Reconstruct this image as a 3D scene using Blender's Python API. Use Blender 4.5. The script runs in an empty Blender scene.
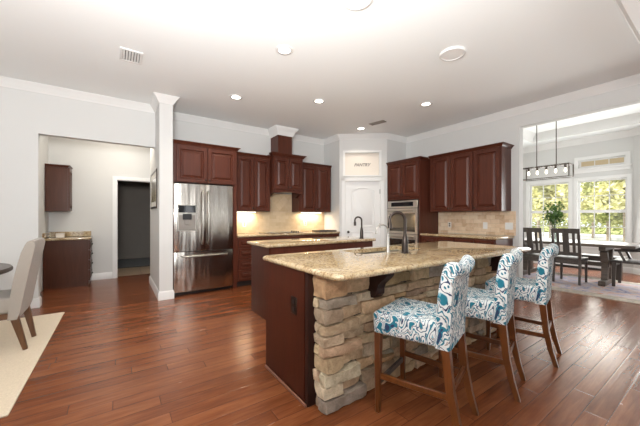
import bpy, bmesh, math, random
from mathutils import Vector, Matrix

S = bpy.context.scene
C = S.collection
PI = math.pi

# ------------------------------------------------------------------ camera
F, YAW, HORIZON, EYE = 292.4, math.radians(55.2), 217.0, 1.24
cd = bpy.data.cameras.new('camera')
cam = bpy.data.objects.new('camera', cd)
C.objects.link(cam)
cd.sensor_width = 36.0
cd.lens = 36.0 * F / 640.0
cd.shift_y = (HORIZON - 213.0) / 640.0
cd.clip_start = 0.05
cam.location = (0, 0, EYE)
cam.rotation_euler = (PI / 2, 0, YAW - PI / 2)
S.camera = cam

# ------------------------------------------------------------------ exposure, world, sun, daylight
S.view_settings.view_transform = 'Standard'
S.view_settings.look = 'None'
S.view_settings.gamma = 1.0
S.view_settings.use_curve_mapping = False
S.view_settings.exposure = 0.30
S.cycles.max_bounces = 10
S.cycles.diffuse_bounces = 6
S.cycles.glossy_bounces = 4
S.cycles.transparent_max_bounces = 12
S.cycles.sample_clamp_indirect = 6.0

W = bpy.data.worlds.new('world')
S.world = W
W.use_nodes = True
bg = W.node_tree.nodes['Background']
bg.inputs['Color'].default_value = (0.86, 0.94, 1.0, 1)
bg.inputs['Strength'].default_value = 1.6

def add_light(name, kind, loc, energy, color=(1, 1, 1), target=None, **kw):
    ld = bpy.data.lights.new(name, kind)
    ld.energy = energy
    ld.color = color
    for k, v in kw.items():
        setattr(ld, k, v)
    o = bpy.data.objects.new(name, ld)
    C.objects.link(o)
    o.location = loc
    if target is not None:
        o.rotation_euler = (Vector(target) - Vector(loc)).to_track_quat('-Z', 'Y').to_euler()
    return o

add_light('sun', 'SUN', (0, 0, 20), 6.5, (1.0, 0.94, 0.8), target=(6, -7, 6), angle=0.02)
# added fill lamps inside the unseen living room windows, aimed up at the ceiling
for x, w in ((-2.4, 2.2), (0.2, 2.2), (2.65, 0.4), (4.75, 0.7)):
    add_light('window_fill', 'AREA', (x, -3.95, 1.45), 40 * w / 2.2, (1.0, 1.0, 0.985), target=(x, 0, 11),
              shape='RECTANGLE', size=w, size_y=2.2)
for y in (-1.9, 1.6):
    add_light('window_fill', 'AREA', (-4.42, y, 1.45), 40, (1.0, 1.0, 0.985), target=(0, y, 12),
              shape='RECTANGLE', size=2.2, size_y=2.2)
# added lamp aimed up to lift the ceiling, standing in for a flash
add_light('ceiling_fill', 'AREA', (-0.2, 0.4, 1.7), 165, (1.0, 0.995, 0.98), target=(0.5, 1.6, 3.6), shape='DISK', size=0.7)
# daylight from the bay windows of the breakfast room
add_light('bay_daylight', 'AREA', (8.55, 0.58, 1.4), 48, (1, 1, 0.98), target=(7.2, 2.0, 1.3),
          shape='RECTANGLE', size=1.0, size_y=1.4)
add_light('bay_daylight', 'AREA', (9.2, 2.4, 1.4), 46, (1, 1, 0.96), target=(5, 2.3, 1.0),
          shape='RECTANGLE', size=1.9, size_y=1.4)

# ------------------------------------------------------------------ materials
def srgb(r, g, b):
    f = lambda c: (c / 255 / 12.92) if c / 255 <= 0.04045 else ((c / 255 + 0.055) / 1.055) ** 2.4
    return (f(r), f(g), f(b), 1)

class NT:
    def __init__(s, name):
        s.m = bpy.data.materials.new(name)
        s.m.use_nodes = True
        s.t = s.m.node_tree
        s.b = s.t.nodes['Principled BSDF']
        s.out = s.t.nodes['Material Output']
    def n(s, typ, **kw):
        nd = s.t.nodes.new(typ)
        for k, v in kw.items():
            if k in nd.bl_rna.properties:
                setattr(nd, k, v)
            else:
                nd.inputs[k.replace('_', ' ')].default_value = v
        return nd
    def l(s, a, b):
        s.t.links.new(a, b)
    def coord(s, kind='Object', scale=(1, 1, 1), rot=(0, 0, 0)):
        tc = s.n('ShaderNodeTexCoord')
        mp = s.n('ShaderNodeMapping')
        mp.inputs['Scale'].default_value = scale
        mp.inputs['Rotation'].default_value = rot
        s.l(tc.outputs[kind], mp.inputs['Vector'])
        return mp.outputs['Vector']
    def math(s, op, a, b=None):
        nd = s.n('ShaderNodeMath', operation=op)
        for i, v in enumerate((a, b)):
            if v is None: continue
            if isinstance(v, (int, float)): nd.inputs[i].default_value = v
            else: s.l(v, nd.inputs[i])
        return nd.outputs[0]
    def ramp(s, fac, stops, interp='LINEAR'):
        r = s.n('ShaderNodeValToRGB')
        r.color_ramp.interpolation = interp
        els = r.color_ramp.elements
        while len(els) < len(stops): els.new(0.5)
        for e, (p, c) in zip(els, stops):
            e.position = p
            e.color = c if len(c) == 4 else (*c, 1)
        s.l(fac, r.inputs['Fac'])
        return r.outputs['Color']
    def mix(s, fac, a, b, blend='MIX'):
        nd = s.n('ShaderNodeMix', data_type='RGBA', blend_type=blend)
        for v, k in ((fac, 0), (a, 6), (b, 7)):
            if isinstance(v, (int, float)): nd.inputs[k].default_value = v
            elif isinstance(v, tuple): nd.inputs[k].default_value = v if len(v) == 4 else (*v, 1)
            else: s.l(v, nd.inputs[k])
        return nd.outputs[2]
    def noise(s, vec, scale, detail=3, rough=0.5, dist=0.0):
        nd = s.n('ShaderNodeTexNoise')
        nd.inputs['Scale'].default_value = scale
        nd.inputs['Detail'].default_value = detail
        nd.inputs['Roughness'].default_value = rough
        nd.inputs['Distortion'].default_value = dist
        s.l(vec, nd.inputs['Vector'])
        return nd.outputs['Fac']
    def bump(s, h, strength=0.3, dist=0.01):
        nd = s.n('ShaderNodeBump')
        nd.inputs['Strength'].default_value = strength
        nd.inputs['Distance'].default_value = dist
        s.l(h, nd.inputs['Height'])
        s.l(nd.outputs['Normal'], s.b.inputs['Normal'])
    def base(s, v):
        if isinstance(v, tuple): s.b.inputs['Base Color'].default_value = v
        else: s.l(v, s.b.inputs['Base Color'])
    def set(s, **kw):
        for k, v in kw.items():
            s.b.inputs[k.replace('_', ' ')].default_value = v

def plain(name, col, rough=0.5, metal=0.0, var=0.06, scale=6, **kw):
    t = NT(name)
    v = t.coord()
    n = t.noise(v, scale, 3)
    a = tuple(min(1, c * (1 - var)) for c in col[:3]) + (1,)
    b = tuple(min(1, c * (1 + var)) for c in col[:3]) + (1,)
    t.base(t.ramp(n, [(0.3, a), (0.7, b)]))
    t.set(Roughness=rough, Metallic=metal, **kw)
    return t.m

def wood(name, dark, light, rough=0.35, axis='z', scale=1.0, coat=0.0, spec=0.5):
    t = NT(name)
    sc = {'z': (14, 14, 1.1), 'x': (1.1, 14, 14), 'y': (14, 1.1, 14)}[axis]
    v = t.coord(scale=tuple(k * scale for k in sc))
    n = t.noise(v, 2.2, 5, 0.6, 0.6)
    t.base(t.ramp(n, [(0.25, dark), (0.75, light)]))
    t.set(Roughness=rough, Coat_Weight=coat, Coat_Roughness=0.2, Specular_IOR_Level=spec)
    t.bump(n, 0.05, 0.003)
    return t.m

def wall_paint(name, col):
    t = NT(name)
    v = t.coord()
    n = t.noise(v, 90, 2)
    t.base(t.mix(t.noise(v, 0.8, 2), tuple(c * 0.985 for c in col[:3]) + (1,), col))
    t.set(Roughness=0.75)
    t.bump(n, 0.04, 0.002)
    return t.m

M = {}
M['wall'] = wall_paint('wall_paint', (0.64, 0.64, 0.628, 1))
M['ceiling'] = wall_paint('ceiling_paint', (0.88, 0.905, 0.905, 1))
M['white'] = plain('white_trim_paint', (0.76, 0.76, 0.75, 1), 0.4, var=0.01)
M['cream'] = plain('cream_niche', (0.74, 0.68, 0.61, 1), 0.6, var=0.01)
M['darkwall'] = plain('dark_room_paint', (0.36, 0.32, 0.28, 1), 0.7, var=0.02)
M['cherry'] = wood('cherry_cabinet_wood', (0.056, 0.0140, 0.0080, 1), (0.098, 0.0270, 0.0140, 1), 0.36, 'z', spec=0.3)
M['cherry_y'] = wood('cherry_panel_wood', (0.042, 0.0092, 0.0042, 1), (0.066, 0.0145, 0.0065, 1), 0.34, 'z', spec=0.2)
M['corbel'] = wood('shaded_dark_wood', (0.018, 0.006, 0.004, 1), (0.03, 0.009, 0.006, 1), 0.4, 'z', spec=0.3)  # dark wood, deepened further by shade put into the colour
M['walnut'] = wood('brown_passage_cabinet_wood', (0.056, 0.0185, 0.0095, 1), (0.082, 0.028, 0.0145, 1), 0.30, 'z', spec=0.25)
M['toe'] = plain('toe_kick_black', (0.012, 0.008, 0.007, 1), 0.6)
M['shoe'] = wood('shoe_moulding_wood', (0.16, 0.06, 0.035, 1), (0.24, 0.10, 0.06, 1), 0.3, 'y')
M['stoolwood'] = wood('honey_brown_wood', (0.075, 0.021, 0.0045, 1), (0.155, 0.047, 0.010, 1), 0.3, 'z', coat=0.1, spec=0.35)
M['darkwood'] = wood('weathered_dark_wood', (0.045, 0.035, 0.030, 1), (0.095, 0.078, 0.068, 1), 0.42, 'z')
M['tablewood'] = wood('weathered_table_wood', (0.075, 0.055, 0.042, 1), (0.15, 0.115, 0.09, 1), 0.4, 'y')
M['roundwood'] = wood('grey_brown_table_wood', (0.06, 0.042, 0.033, 1), (0.11, 0.08, 0.065, 1), 0.35, 'x')
M['chairwood'] = wood('walnut_chair_wood', (0.075, 0.032, 0.012, 1), (0.15, 0.068, 0.028, 1), 0.35, 'z')
M['bronze'] = plain('oil_rubbed_bronze', (0.045, 0.035, 0.03, 1), 0.28, 0.9)
M['iron'] = plain('chandelier_iron', (0.075, 0.055, 0.042, 1), 0.45, 0.7)
M['nickel'] = plain('satin_nickel', (0.46, 0.44, 0.40, 1), 0.32, 1.0, 0.02)
M['faucetsilver'] = plain('brushed_silver', (0.34, 0.325, 0.30, 1), 0.38, 1.0, 0.02)
M['plastic'] = plain('white_plastic', (0.8, 0.8, 0.78, 1), 0.35, var=0.01)
M['speaker'] = plain('speaker_grille', (0.80, 0.79, 0.77, 1), 0.7, var=0.02)
M['black'] = plain('black_plastic', (0.012, 0.012, 0.013, 1), 0.3)
M['blackglass'] = plain('black_glass', (0.012, 0.012, 0.014, 1), 0.05)
M['ovenglass'] = plain('oven_window_glass', (0.03, 0.026, 0.022, 1), 0.06, IOR=2.4)
M['ventgrey'] = plain('vent_grey', (0.22, 0.20, 0.18, 1), 0.5)
M['slot'] = plain('dark_slot', (0.02, 0.018, 0.016, 1), 0.8)
M['stem'] = plain('plant_stem', (0.05, 0.10, 0.02, 1), 0.5)
M['bark'] = plain('tree_bark', (0.30, 0.25, 0.19, 1), 0.9, var=0.3, scale=20)
M['gravel'] = plain('pale_pavement', (0.62, 0.60, 0.56, 1), 0.9, var=0.05, scale=3)
M['signgrey'] = plain('grey_lettering', (0.20, 0.185, 0.175, 1), 0.6)
M['picturemat'] = plain('picture_mat', (0.74, 0.72, 0.66, 1), 0.5, var=0.02)

def emit(name, col, strength):
    t = NT(name)
    t.base((0.9, 0.9, 0.9, 1))
    t.set(Emission_Color=(*col, 1), Emission_Strength=strength)
    return t.m
M['canlens'] = emit('can_light_lens', (1, 0.93, 0.82), 8)
M['bulb'] = emit('bulb_glow', (1, 0.9, 0.72), 2.2)

def glass(name, tint=(1, 1, 1), gloss=0.06):
    t = NT(name)
    tr = t.n('ShaderNodeBsdfTransparent')
    tr.inputs['Color'].default_value = (*tint, 1)
    gl = t.n('ShaderNodeBsdfGlossy')
    gl.inputs['Roughness'].default_value = 0.02
    mx = t.n('ShaderNodeMixShader')
    mx.inputs[0].default_value = gloss
    t.l(tr.outputs[0], mx.inputs[1])
    t.l(gl.outputs[0], mx.inputs[2])
    t.l(mx.outputs[0], t.out.inputs['Surface'])
    return t.m
M['glass'] = glass('window_glass')
M['vaseglass'] = glass('vase_glass', (0.9, 0.95, 0.93), 0.15)

def floor_layer():
    t = NT('scraped_cherry_planks')
    tc = t.n('ShaderNodeTexCoord')
    sp = t.n('ShaderNodeSeparateXYZ')
    t.l(tc.outputs['Object'], sp.inputs[0])
    x, y = sp.outputs['X'], sp.outputs['Y']
    PW, PL = 0.115, 1.25
    yr = t.math('DIVIDE', y, PW)
    row = t.math('FLOOR', yr)
    fy = t.math('SUBTRACT', yr, row)
    wn = t.n('ShaderNodeTexWhiteNoise', noise_dimensions='1D')
    t.l(row, wn.inputs['W'])
    xr = t.math('ADD', t.math('DIVIDE', x, PL), t.math('MULTIPLY', wn.outputs['Value'], 7.0))
    col = t.math('FLOOR', xr)
    fx = t.math('SUBTRACT', xr, col)
    cb = t.n('ShaderNodeCombineXYZ')
    t.l(row, cb.inputs[0]); t.l(col, cb.inputs[1])
    w2 = t.n('ShaderNodeTexWhiteNoise', noise_dimensions='2D')
    t.l(cb.outputs[0], w2.inputs['Vector'])
    tone = w2.outputs['Value']
    # grain, shifted per plank
    off = t.n('ShaderNodeVectorMath', operation='SCALE')
    t.l(w2.outputs['Color'], off.inputs[0]); off.inputs['Scale'].default_value = 13.0
    ad = t.n('ShaderNodeVectorMath', operation='ADD')
    t.l(tc.outputs['Object'], ad.inputs[0]); t.l(off.outputs[0], ad.inputs[1])
    mp = t.n('ShaderNodeMapping'); mp.inputs['Scale'].default_value = (1.6, 22, 1)
    t.l(ad.outputs[0], mp.inputs['Vector'])
    grain = t.noise(mp.outputs[0], 1.6, 6, 0.62, 0.8)
    mp2 = t.n('ShaderNodeMapping'); mp2.inputs['Scale'].default_value = (1.3, 5, 1)
    t.l(ad.outputs[0], mp2.inputs['Vector'])
    cloud = t.noise(mp2.outputs[0], 1.5, 4, 0.6, 0.3)
    mixf = t.math('ADD', t.math('MULTIPLY', grain, 0.42), t.math('ADD', t.math('MULTIPLY', cloud, 0.44), t.math('MULTIPLY', tone, 0.14)))
    c = t.ramp(mixf, [(0.28, (0.080, 0.0205, 0.0072, 1)), (0.47, (0.160, 0.046, 0.0155, 1)), (0.70, (0.275, 0.094, 0.035, 1))])
    # plank gaps
    ey = t.math('MINIMUM', fy, t.math('SUBTRACT', 1.0, fy))
    ex = t.math('MULTIPLY', t.math('MINIMUM', fx, t.math('SUBTRACT', 1.0, fx)), PL / PW)
    e = t.math('MINIMUM', ey, ex)
    gap = t.n('ShaderNodeMapRange'); gap.inputs['From Min'].default_value = 0.0; gap.inputs['From Max'].default_value = 0.028
    t.l(e, gap.inputs['Value'])
    t.base(t.mix(gap.outputs[0], (0.055, 0.016, 0.008, 1), c))
    # hand scraping: long shallow ripples
    mp3 = t.n('ShaderNodeMapping'); mp3.inputs['Scale'].default_value = (0.9, 26, 1)
    t.l(ad.outputs[0], mp3.inputs['Vector'])
    rip = t.noise(mp3.outputs[0], 1.1, 2, 0.5, 0.5)
    bev = t.n('ShaderNodeMapRange'); bev.inputs['From Max'].default_value = 0.07
    t.l(e, bev.inputs['Value'])
    hgt = t.math('ADD', t.math('MULTIPLY', bev.outputs[0], 0.8), rip)
    t.bump(hgt, 0.10, 0.010)
    rr = t.n('ShaderNodeMapRange'); rr.inputs['To Min'].default_value = 0.16; rr.inputs['To Max'].default_value = 0.32
    t.l(cloud, rr.inputs['Value'])
    t.l(rr.outputs[0], t.b.inputs['Roughness'])
    t.set(Coat_Weight=0.0, Specular_IOR_Level=0.55, Specular_Tint=(1.0, 0.72, 0.56, 1))
    return t.m
M['floor'] = floor_layer()

def granite(name, warm=1.0):
    t = NT(name)
    v = t.coord()
    n1 = t.noise(v, 7, 5, 0.65, 1.2)
    n2 = t.noise(v, 48, 4, 0.7)
    n3 = t.noise(v, 115, 3, 0.7)
    base = t.ramp(n1, [(0.30, (0.31, 0.205, 0.10, 1)), (0.46, (0.44, 0.33, 0.185, 1)), (0.62, (0.52, 0.42, 0.28, 1)), (0.8, (0.39, 0.27, 0.135, 1))])
    c = t.mix(t.ramp(n2, [(0.50, (0, 0, 0)), (0.62, (1, 1, 1))]), base, (0.22, 0.135, 0.065, 1))
    c = t.mix(t.ramp(n3, [(0.60, (0, 0, 0)), (0.67, (1, 1, 1))]), c, (0.09, 0.07, 0.06, 1))
    c = t.mix(t.ramp(n3, [(0.30, (1, 1, 1)), (0.38, (0, 0, 0))]), c, (0.60, 0.53, 0.42, 1))
    t.base(c)
    t.set(Roughness=0.035, Specular_IOR_Level=1.0)
    return t.m
M['granite'] = granite('gold_granite')

def tile_mat(name, axis, cols, tw, th, mortar=(0.55, 0.43, 0.29, 1), rough=0.45, off=0.5, diag=False):
    """stone tiles on a vertical wall; axis = horizontal object axis"""
    t = NT(name)
    tc = t.n('ShaderNodeTexCoord')
    sp = t.n('ShaderNodeSeparateXYZ'); t.l(tc.outputs['Object'], sp.inputs[0])
    cb = t.n('ShaderNodeCombineXYZ')
    t.l(sp.outputs[axis], cb.inputs[0]); t.l(sp.outputs['Z'], cb.inputs[1])
    vec = cb.outputs[0]
    if diag:
        mp = t.n('ShaderNodeMapping'); mp.inputs['Rotation'].default_value = (0, 0, PI / 4)
        t.l(vec, mp.inputs['Vector']); vec = mp.outputs[0]
    br = t.n('ShaderNodeTexBrick', offset=off)
    t.l(vec, br.inputs['Vector'])
    br.inputs['Scale'].default_value = 1.0
    br.inputs['Brick Width'].default_value = tw
    br.inputs['Row Height'].default_value = th
    br.inputs['Mortar Size'].default_value = 0.0022
    br.inputs['Color1'].default_value = (0, 0, 0, 1)
    br.inputs['Color2'].default_value = (1, 1, 1, 1)
    br.inputs['Mortar'].default_value = (0.5, 0.5, 0.5, 1)
    n = t.noise(tc.outputs['Object'], 9, 5, 0.65, 0.8)
    sepc = t.n('ShaderNodeSeparateColor'); t.l(br.outputs['Color'], sepc.inputs[0])
    f = t.math('ADD', t.math('MULTIPLY', sepc.outputs[0], 0.3), t.math('MULTIPLY', n, 0.65))
    c = t.ramp(f, cols)
    t.base(t.mix(br.outputs['Fac'], c, mortar))
    inv = t.math('SUBTRACT', 1.0, br.outputs['Fac'])
    t.bump(inv, 0.4, 0.002)
    t.set(Roughness=rough)
    return t.m
TR = [(0.2, (0.52, 0.385, 0.235, 1)), (0.45, (0.60, 0.465, 0.30, 1)), (0.8, (0.68, 0.55, 0.385, 1))]
M['tile_x'] = tile_mat('travertine_tile_back', 'X', TR, 0.15, 0.075)
M['tile_diag'] = tile_mat('travertine_tile_diagonal', 'X', TR, 0.15, 0.15, off=0.0, diag=True)
M['tile_y'] = tile_mat('travertine_tile_right', 'Y', [(0.25, (0.55, 0.36, 0.22, 1)), (0.45, (0.72, 0.54, 0.37, 1)), (0.7, (0.82, 0.68, 0.52, 1))], 0.15, 0.075)  # paler copy of the back tiles; lit look put into the colour

def hall_tile():
    t = NT('beige_hall_tile')
    v = t.coord()
    br = t.n('ShaderNodeTexBrick', offset=0.0)
    t.l(v, br.inputs['Vector'])
    br.inputs['Scale'].default_value = 1.0
    br.inputs['Brick Width'].default_value = 0.45
    br.inputs['Row Height'].default_value = 0.45
    br.inputs['Mortar Size'].default_value = 0.005
    br.inputs['Color1'].default_value = (0.40, 0.29, 0.19, 1)
    br.inputs['Color2'].default_value = (0.46, 0.34, 0.23, 1)
    br.inputs['Mortar'].default_value = (0.25, 0.18, 0.12, 1)
    t.base(br.outputs['Color'])
    t.set(Roughness=0.35)
    return t.m
M['halltile'] = hall_tile()

def steel():
    t = NT('brushed_stainless')
    v = t.coord(scale=(1, 1, 0.015))
    n = t.noise(v, 260, 2, 0.6)
    v2 = t.coord(scale=(1, 1, 0.12))
    n2 = t.noise(v2, 5.5, 2, 0.5)
    t.base(t.ramp(n, [(0.3, (0.44, 0.41, 0.37, 1)), (0.7, (0.56, 0.52, 0.475, 1))]))
    t.set(Metallic=1.0, Roughness=0.2)
    h = t.math('ADD', t.math('MULTIPLY', n, 0.03), n2)
    t.bump(h, 0.9, 0.02)
    return t.m
M['steel'] = steel()
M['ovensteel'] = plain('oven_stainless', (0.66, 0.63, 0.59, 1), 0.35, 0.85, 0.02)

def ikat():
    t = NT('blue_ikat_fabric')
    tc = t.n('ShaderNodeTexCoord')
    # flow the pattern so medallions look like brushed paisleys
    wn = t.n('ShaderNodeTexNoise'); wn.inputs['Scale'].default_value = 9.0; wn.inputs['Detail'].default_value = 2
    t.l(tc.outputs['Object'], wn.inputs['Vector'])
    sc = t.n('ShaderNodeVectorMath', operation='SCALE'); sc.inputs['Scale'].default_value = 0.05
    t.l(wn.outputs['Color'], sc.inputs[0])
    ad = t.n('ShaderNodeVectorMath', operation='ADD')
    t.l(tc.outputs['Object'], ad.inputs[0]); t.l(sc.outputs[0], ad.inputs[1])
    white = (0.71, 0.73, 0.71, 1)
    teal, navy, sky = (0.010, 0.16, 0.23, 1), (0.018, 0.04, 0.10, 1), (0.22, 0.44, 0.52, 1)
    taupe = (0.36, 0.31, 0.28, 1)
    def flow(scale, seed):
        mp = t.n('ShaderNodeMapping'); mp.inputs['Scale'].default_value = scale
        mp.inputs['Location'].default_value = (seed, seed * 1.7, seed * 0.6)
        mp.inputs['Rotation'].default_value = (0.2, 0.15, 0.5)
        t.l(ad.outputs[0], mp.inputs['Vector'])
        return t.noise(mp.outputs[0], 1.0, 1.0, 0.4, 0.35)
    f1 = flow((16, 16, 10), 3.1)
    f2 = flow((34, 34, 20), 8.3)
    c = t.ramp(f1, [(0.0, navy), (0.29, teal), (0.345, white), (0.398, (0.03, 0.09, 0.16, 1)), (0.418, white), (0.472, teal), (0.506, white), (0.570, navy), (0.592, white), (0.645, sky), (0.665, teal)], 'CONSTANT')
    m2 = t.ramp(f2, [(0.0, (1, 1, 1)), (0.35, (0, 0, 0)), (0.635, (1, 1, 1))], 'CONSTANT')
    hue = t.ramp(f2, [(0.0, navy), (0.30, teal), (0.5, taupe), (0.68, teal)], 'CONSTANT')
    quiet = t.ramp(f1, [(0.0, (0, 0, 0)), (0.34, (1, 1, 1)), (0.395, (0, 0, 0)), (0.43, (1, 1, 1)), (0.465, (0, 0, 0)), (0.51, (1, 1, 1)), (0.56, (0, 0, 0)), (0.62, (1, 1, 1))], 'CONSTANT')
    c = t.mix(t.math('MULTIPLY', m2, quiet), c, hue)
    fib = t.noise(t.coord(), 420, 2)
    t.base(c)
    t.set(Roughness=0.85)
    t.bump(fib, 0.15, 0.002)
    return t.m
M['ikat'] = ikat()

def fabric(name, a, b, scale=300):
    t = NT(name)
    v = t.coord()
    n = t.noise(v, scale, 3, 0.6)
    t.base(t.ramp(n, [(0.3, a), (0.7, b)]))
    t.set(Roughness=0.9, Sheen_Weight=0.2)
    t.bump(n, 0.25, 0.003)
    return t.m
M['linen'] = fabric('taupe_linen', (0.25, 0.22, 0.19, 1), (0.33, 0.29, 0.25, 1))
M['rugcream'] = fabric('cream_rug_pile', (0.56, 0.46, 0.33, 1), (0.70, 0.59, 0.44, 1), 120)
M['seatpad'] = fabric('seat_dark', (0.05, 0.05, 0.055, 1), (0.08, 0.08, 0.085, 1))
M['blacksheet'] = fabric('black_sheet', (0.01, 0.01, 0.01, 1), (0.02, 0.02, 0.02, 1))

def persian():
    t = NT('faded_medallion_rug')
    v = t.coord()
    n = t.noise(v, 3.2, 5, 0.65, 1.5)
    n2 = t.noise(v, 9, 4, 0.6, 1.0)
    c = t.ramp(n, [(0.32, (0.10, 0.13, 0.30, 1)), (0.43, (0.42, 0.40, 0.52, 1)), (0.52, (0.58, 0.47, 0.45, 1)), (0.64, (0.55, 0.28, 0.20, 1))])
    c = t.mix(t.ramp(n2, [(0.5, (0, 0, 0)), (0.62, (0.8, 0.8, 0.8))]), c, (0.60, 0.54, 0.52, 1))
    sp = t.n('ShaderNodeSeparateXYZ'); t.l(v, sp.inputs[0])
    ex = t.math('SUBTRACT', 0.94, t.math('ABSOLUTE', sp.outputs['X']))
    ey = t.math('SUBTRACT', 1.65, t.math('ABSOLUTE', sp.outputs['Y']))
    e = t.math('MINIMUM', ex, ey)
    e = t.math('ADD', e, t.math('MULTIPLY', t.math('SUBTRACT', n2, 0.5), 0.10))
    b = t.ramp(e, [(0.0, (0, 0, 0)), (0.24, (0, 0, 0)), (0.27, (1, 1, 1))])
    bc = t.ramp(n2, [(0.42, (0.38, 0.34, 0.29, 1)), (0.6, (0.55, 0.49, 0.41, 1))])
    t.base(t.mix(b, bc, c))
    t.set(Roughness=0.95)
    t.bump(n2, 0.2, 0.004)
    return t.m
M['persian'] = persian()

def stone_mat():
    t = NT('ledge_stone')
    at = t.n('ShaderNodeAttribute', attribute_name='stone')
    v = t.coord()
    n = t.noise(v, 14, 6, 0.7, 0.6)
    n2 = t.noise(t.coord(scale=(1, 1, 3)), 38, 5, 0.7)
    dark = t.mix(1.0, at.outputs['Color'], (0.62, 0.58, 0.54, 1), 'MULTIPLY')
    c = t.mix(t.ramp(n, [(0.38, (0, 0, 0)), (0.66, (1, 1, 1))]), dark, at.outputs['Color'])
    t.base(c)
    t.set(Roughness=0.85)
    t.bump(t.math('ADD', n2, t.math('MULTIPLY', n, 1.2)), 0.75, 0.018)
    return t.m
M['stone'] = stone_mat()
M['mortar'] = plain('stone_mortar', (0.07, 0.052, 0.04, 1), 0.95, var=0.2, scale=30)

def leafmat(name, a, b):
    t = NT(name)
    oi = t.n('ShaderNodeNewGeometry')
    t.base(t.ramp(oi.outputs['Random Per Island'], [(0.0, a), (1.0, b)]))
    t.set(Roughness=0.6, Subsurface_Weight=0.0)
    return t.m
M['leaf_yellow'] = leafmat('leaf_yellow_green', (0.54, 0.52, 0.20, 1), (0.82, 0.79, 0.48, 1))
M['leaf_green'] = leafmat('leaf_green', (0.28, 0.32, 0.10, 1), (0.60, 0.60, 0.26, 1))
M['leaf_dark'] = leafmat('leaf_house_plant', (0.03, 0.09, 0.015, 1), (0.13, 0.24, 0.04, 1))
M['lawn'] = plain('lawn_grass', (0.30, 0.33, 0.10, 1), 0.9, var=0.3, scale=2)

def art_mat():
    t = NT('landscape_print')
    v = t.coord(scale=(1, 1, 2.2))
    n = t.noise(v, 3, 4, 0.6, 0.5)
    sp = t.n('ShaderNodeSeparateXYZ'); t.l(t.coord(), sp.inputs[0])
    f = t.math('ADD', t.math('MULTIPLY', sp.outputs['Z'], 1.4), t.math('MULTIPLY', n, 0.35))
    t.base(t.ramp(f, [(0.15, (0.20, 0.17, 0.12, 1)), (0.4, (0.42, 0.37, 0.24, 1)), (0.62, (0.62, 0.58, 0.50, 1)), (0.9, (0.70, 0.70, 0.68, 1))]))
    t.set(Roughness=0.15)
    return t.m
M['art'] = art_mat()

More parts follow.
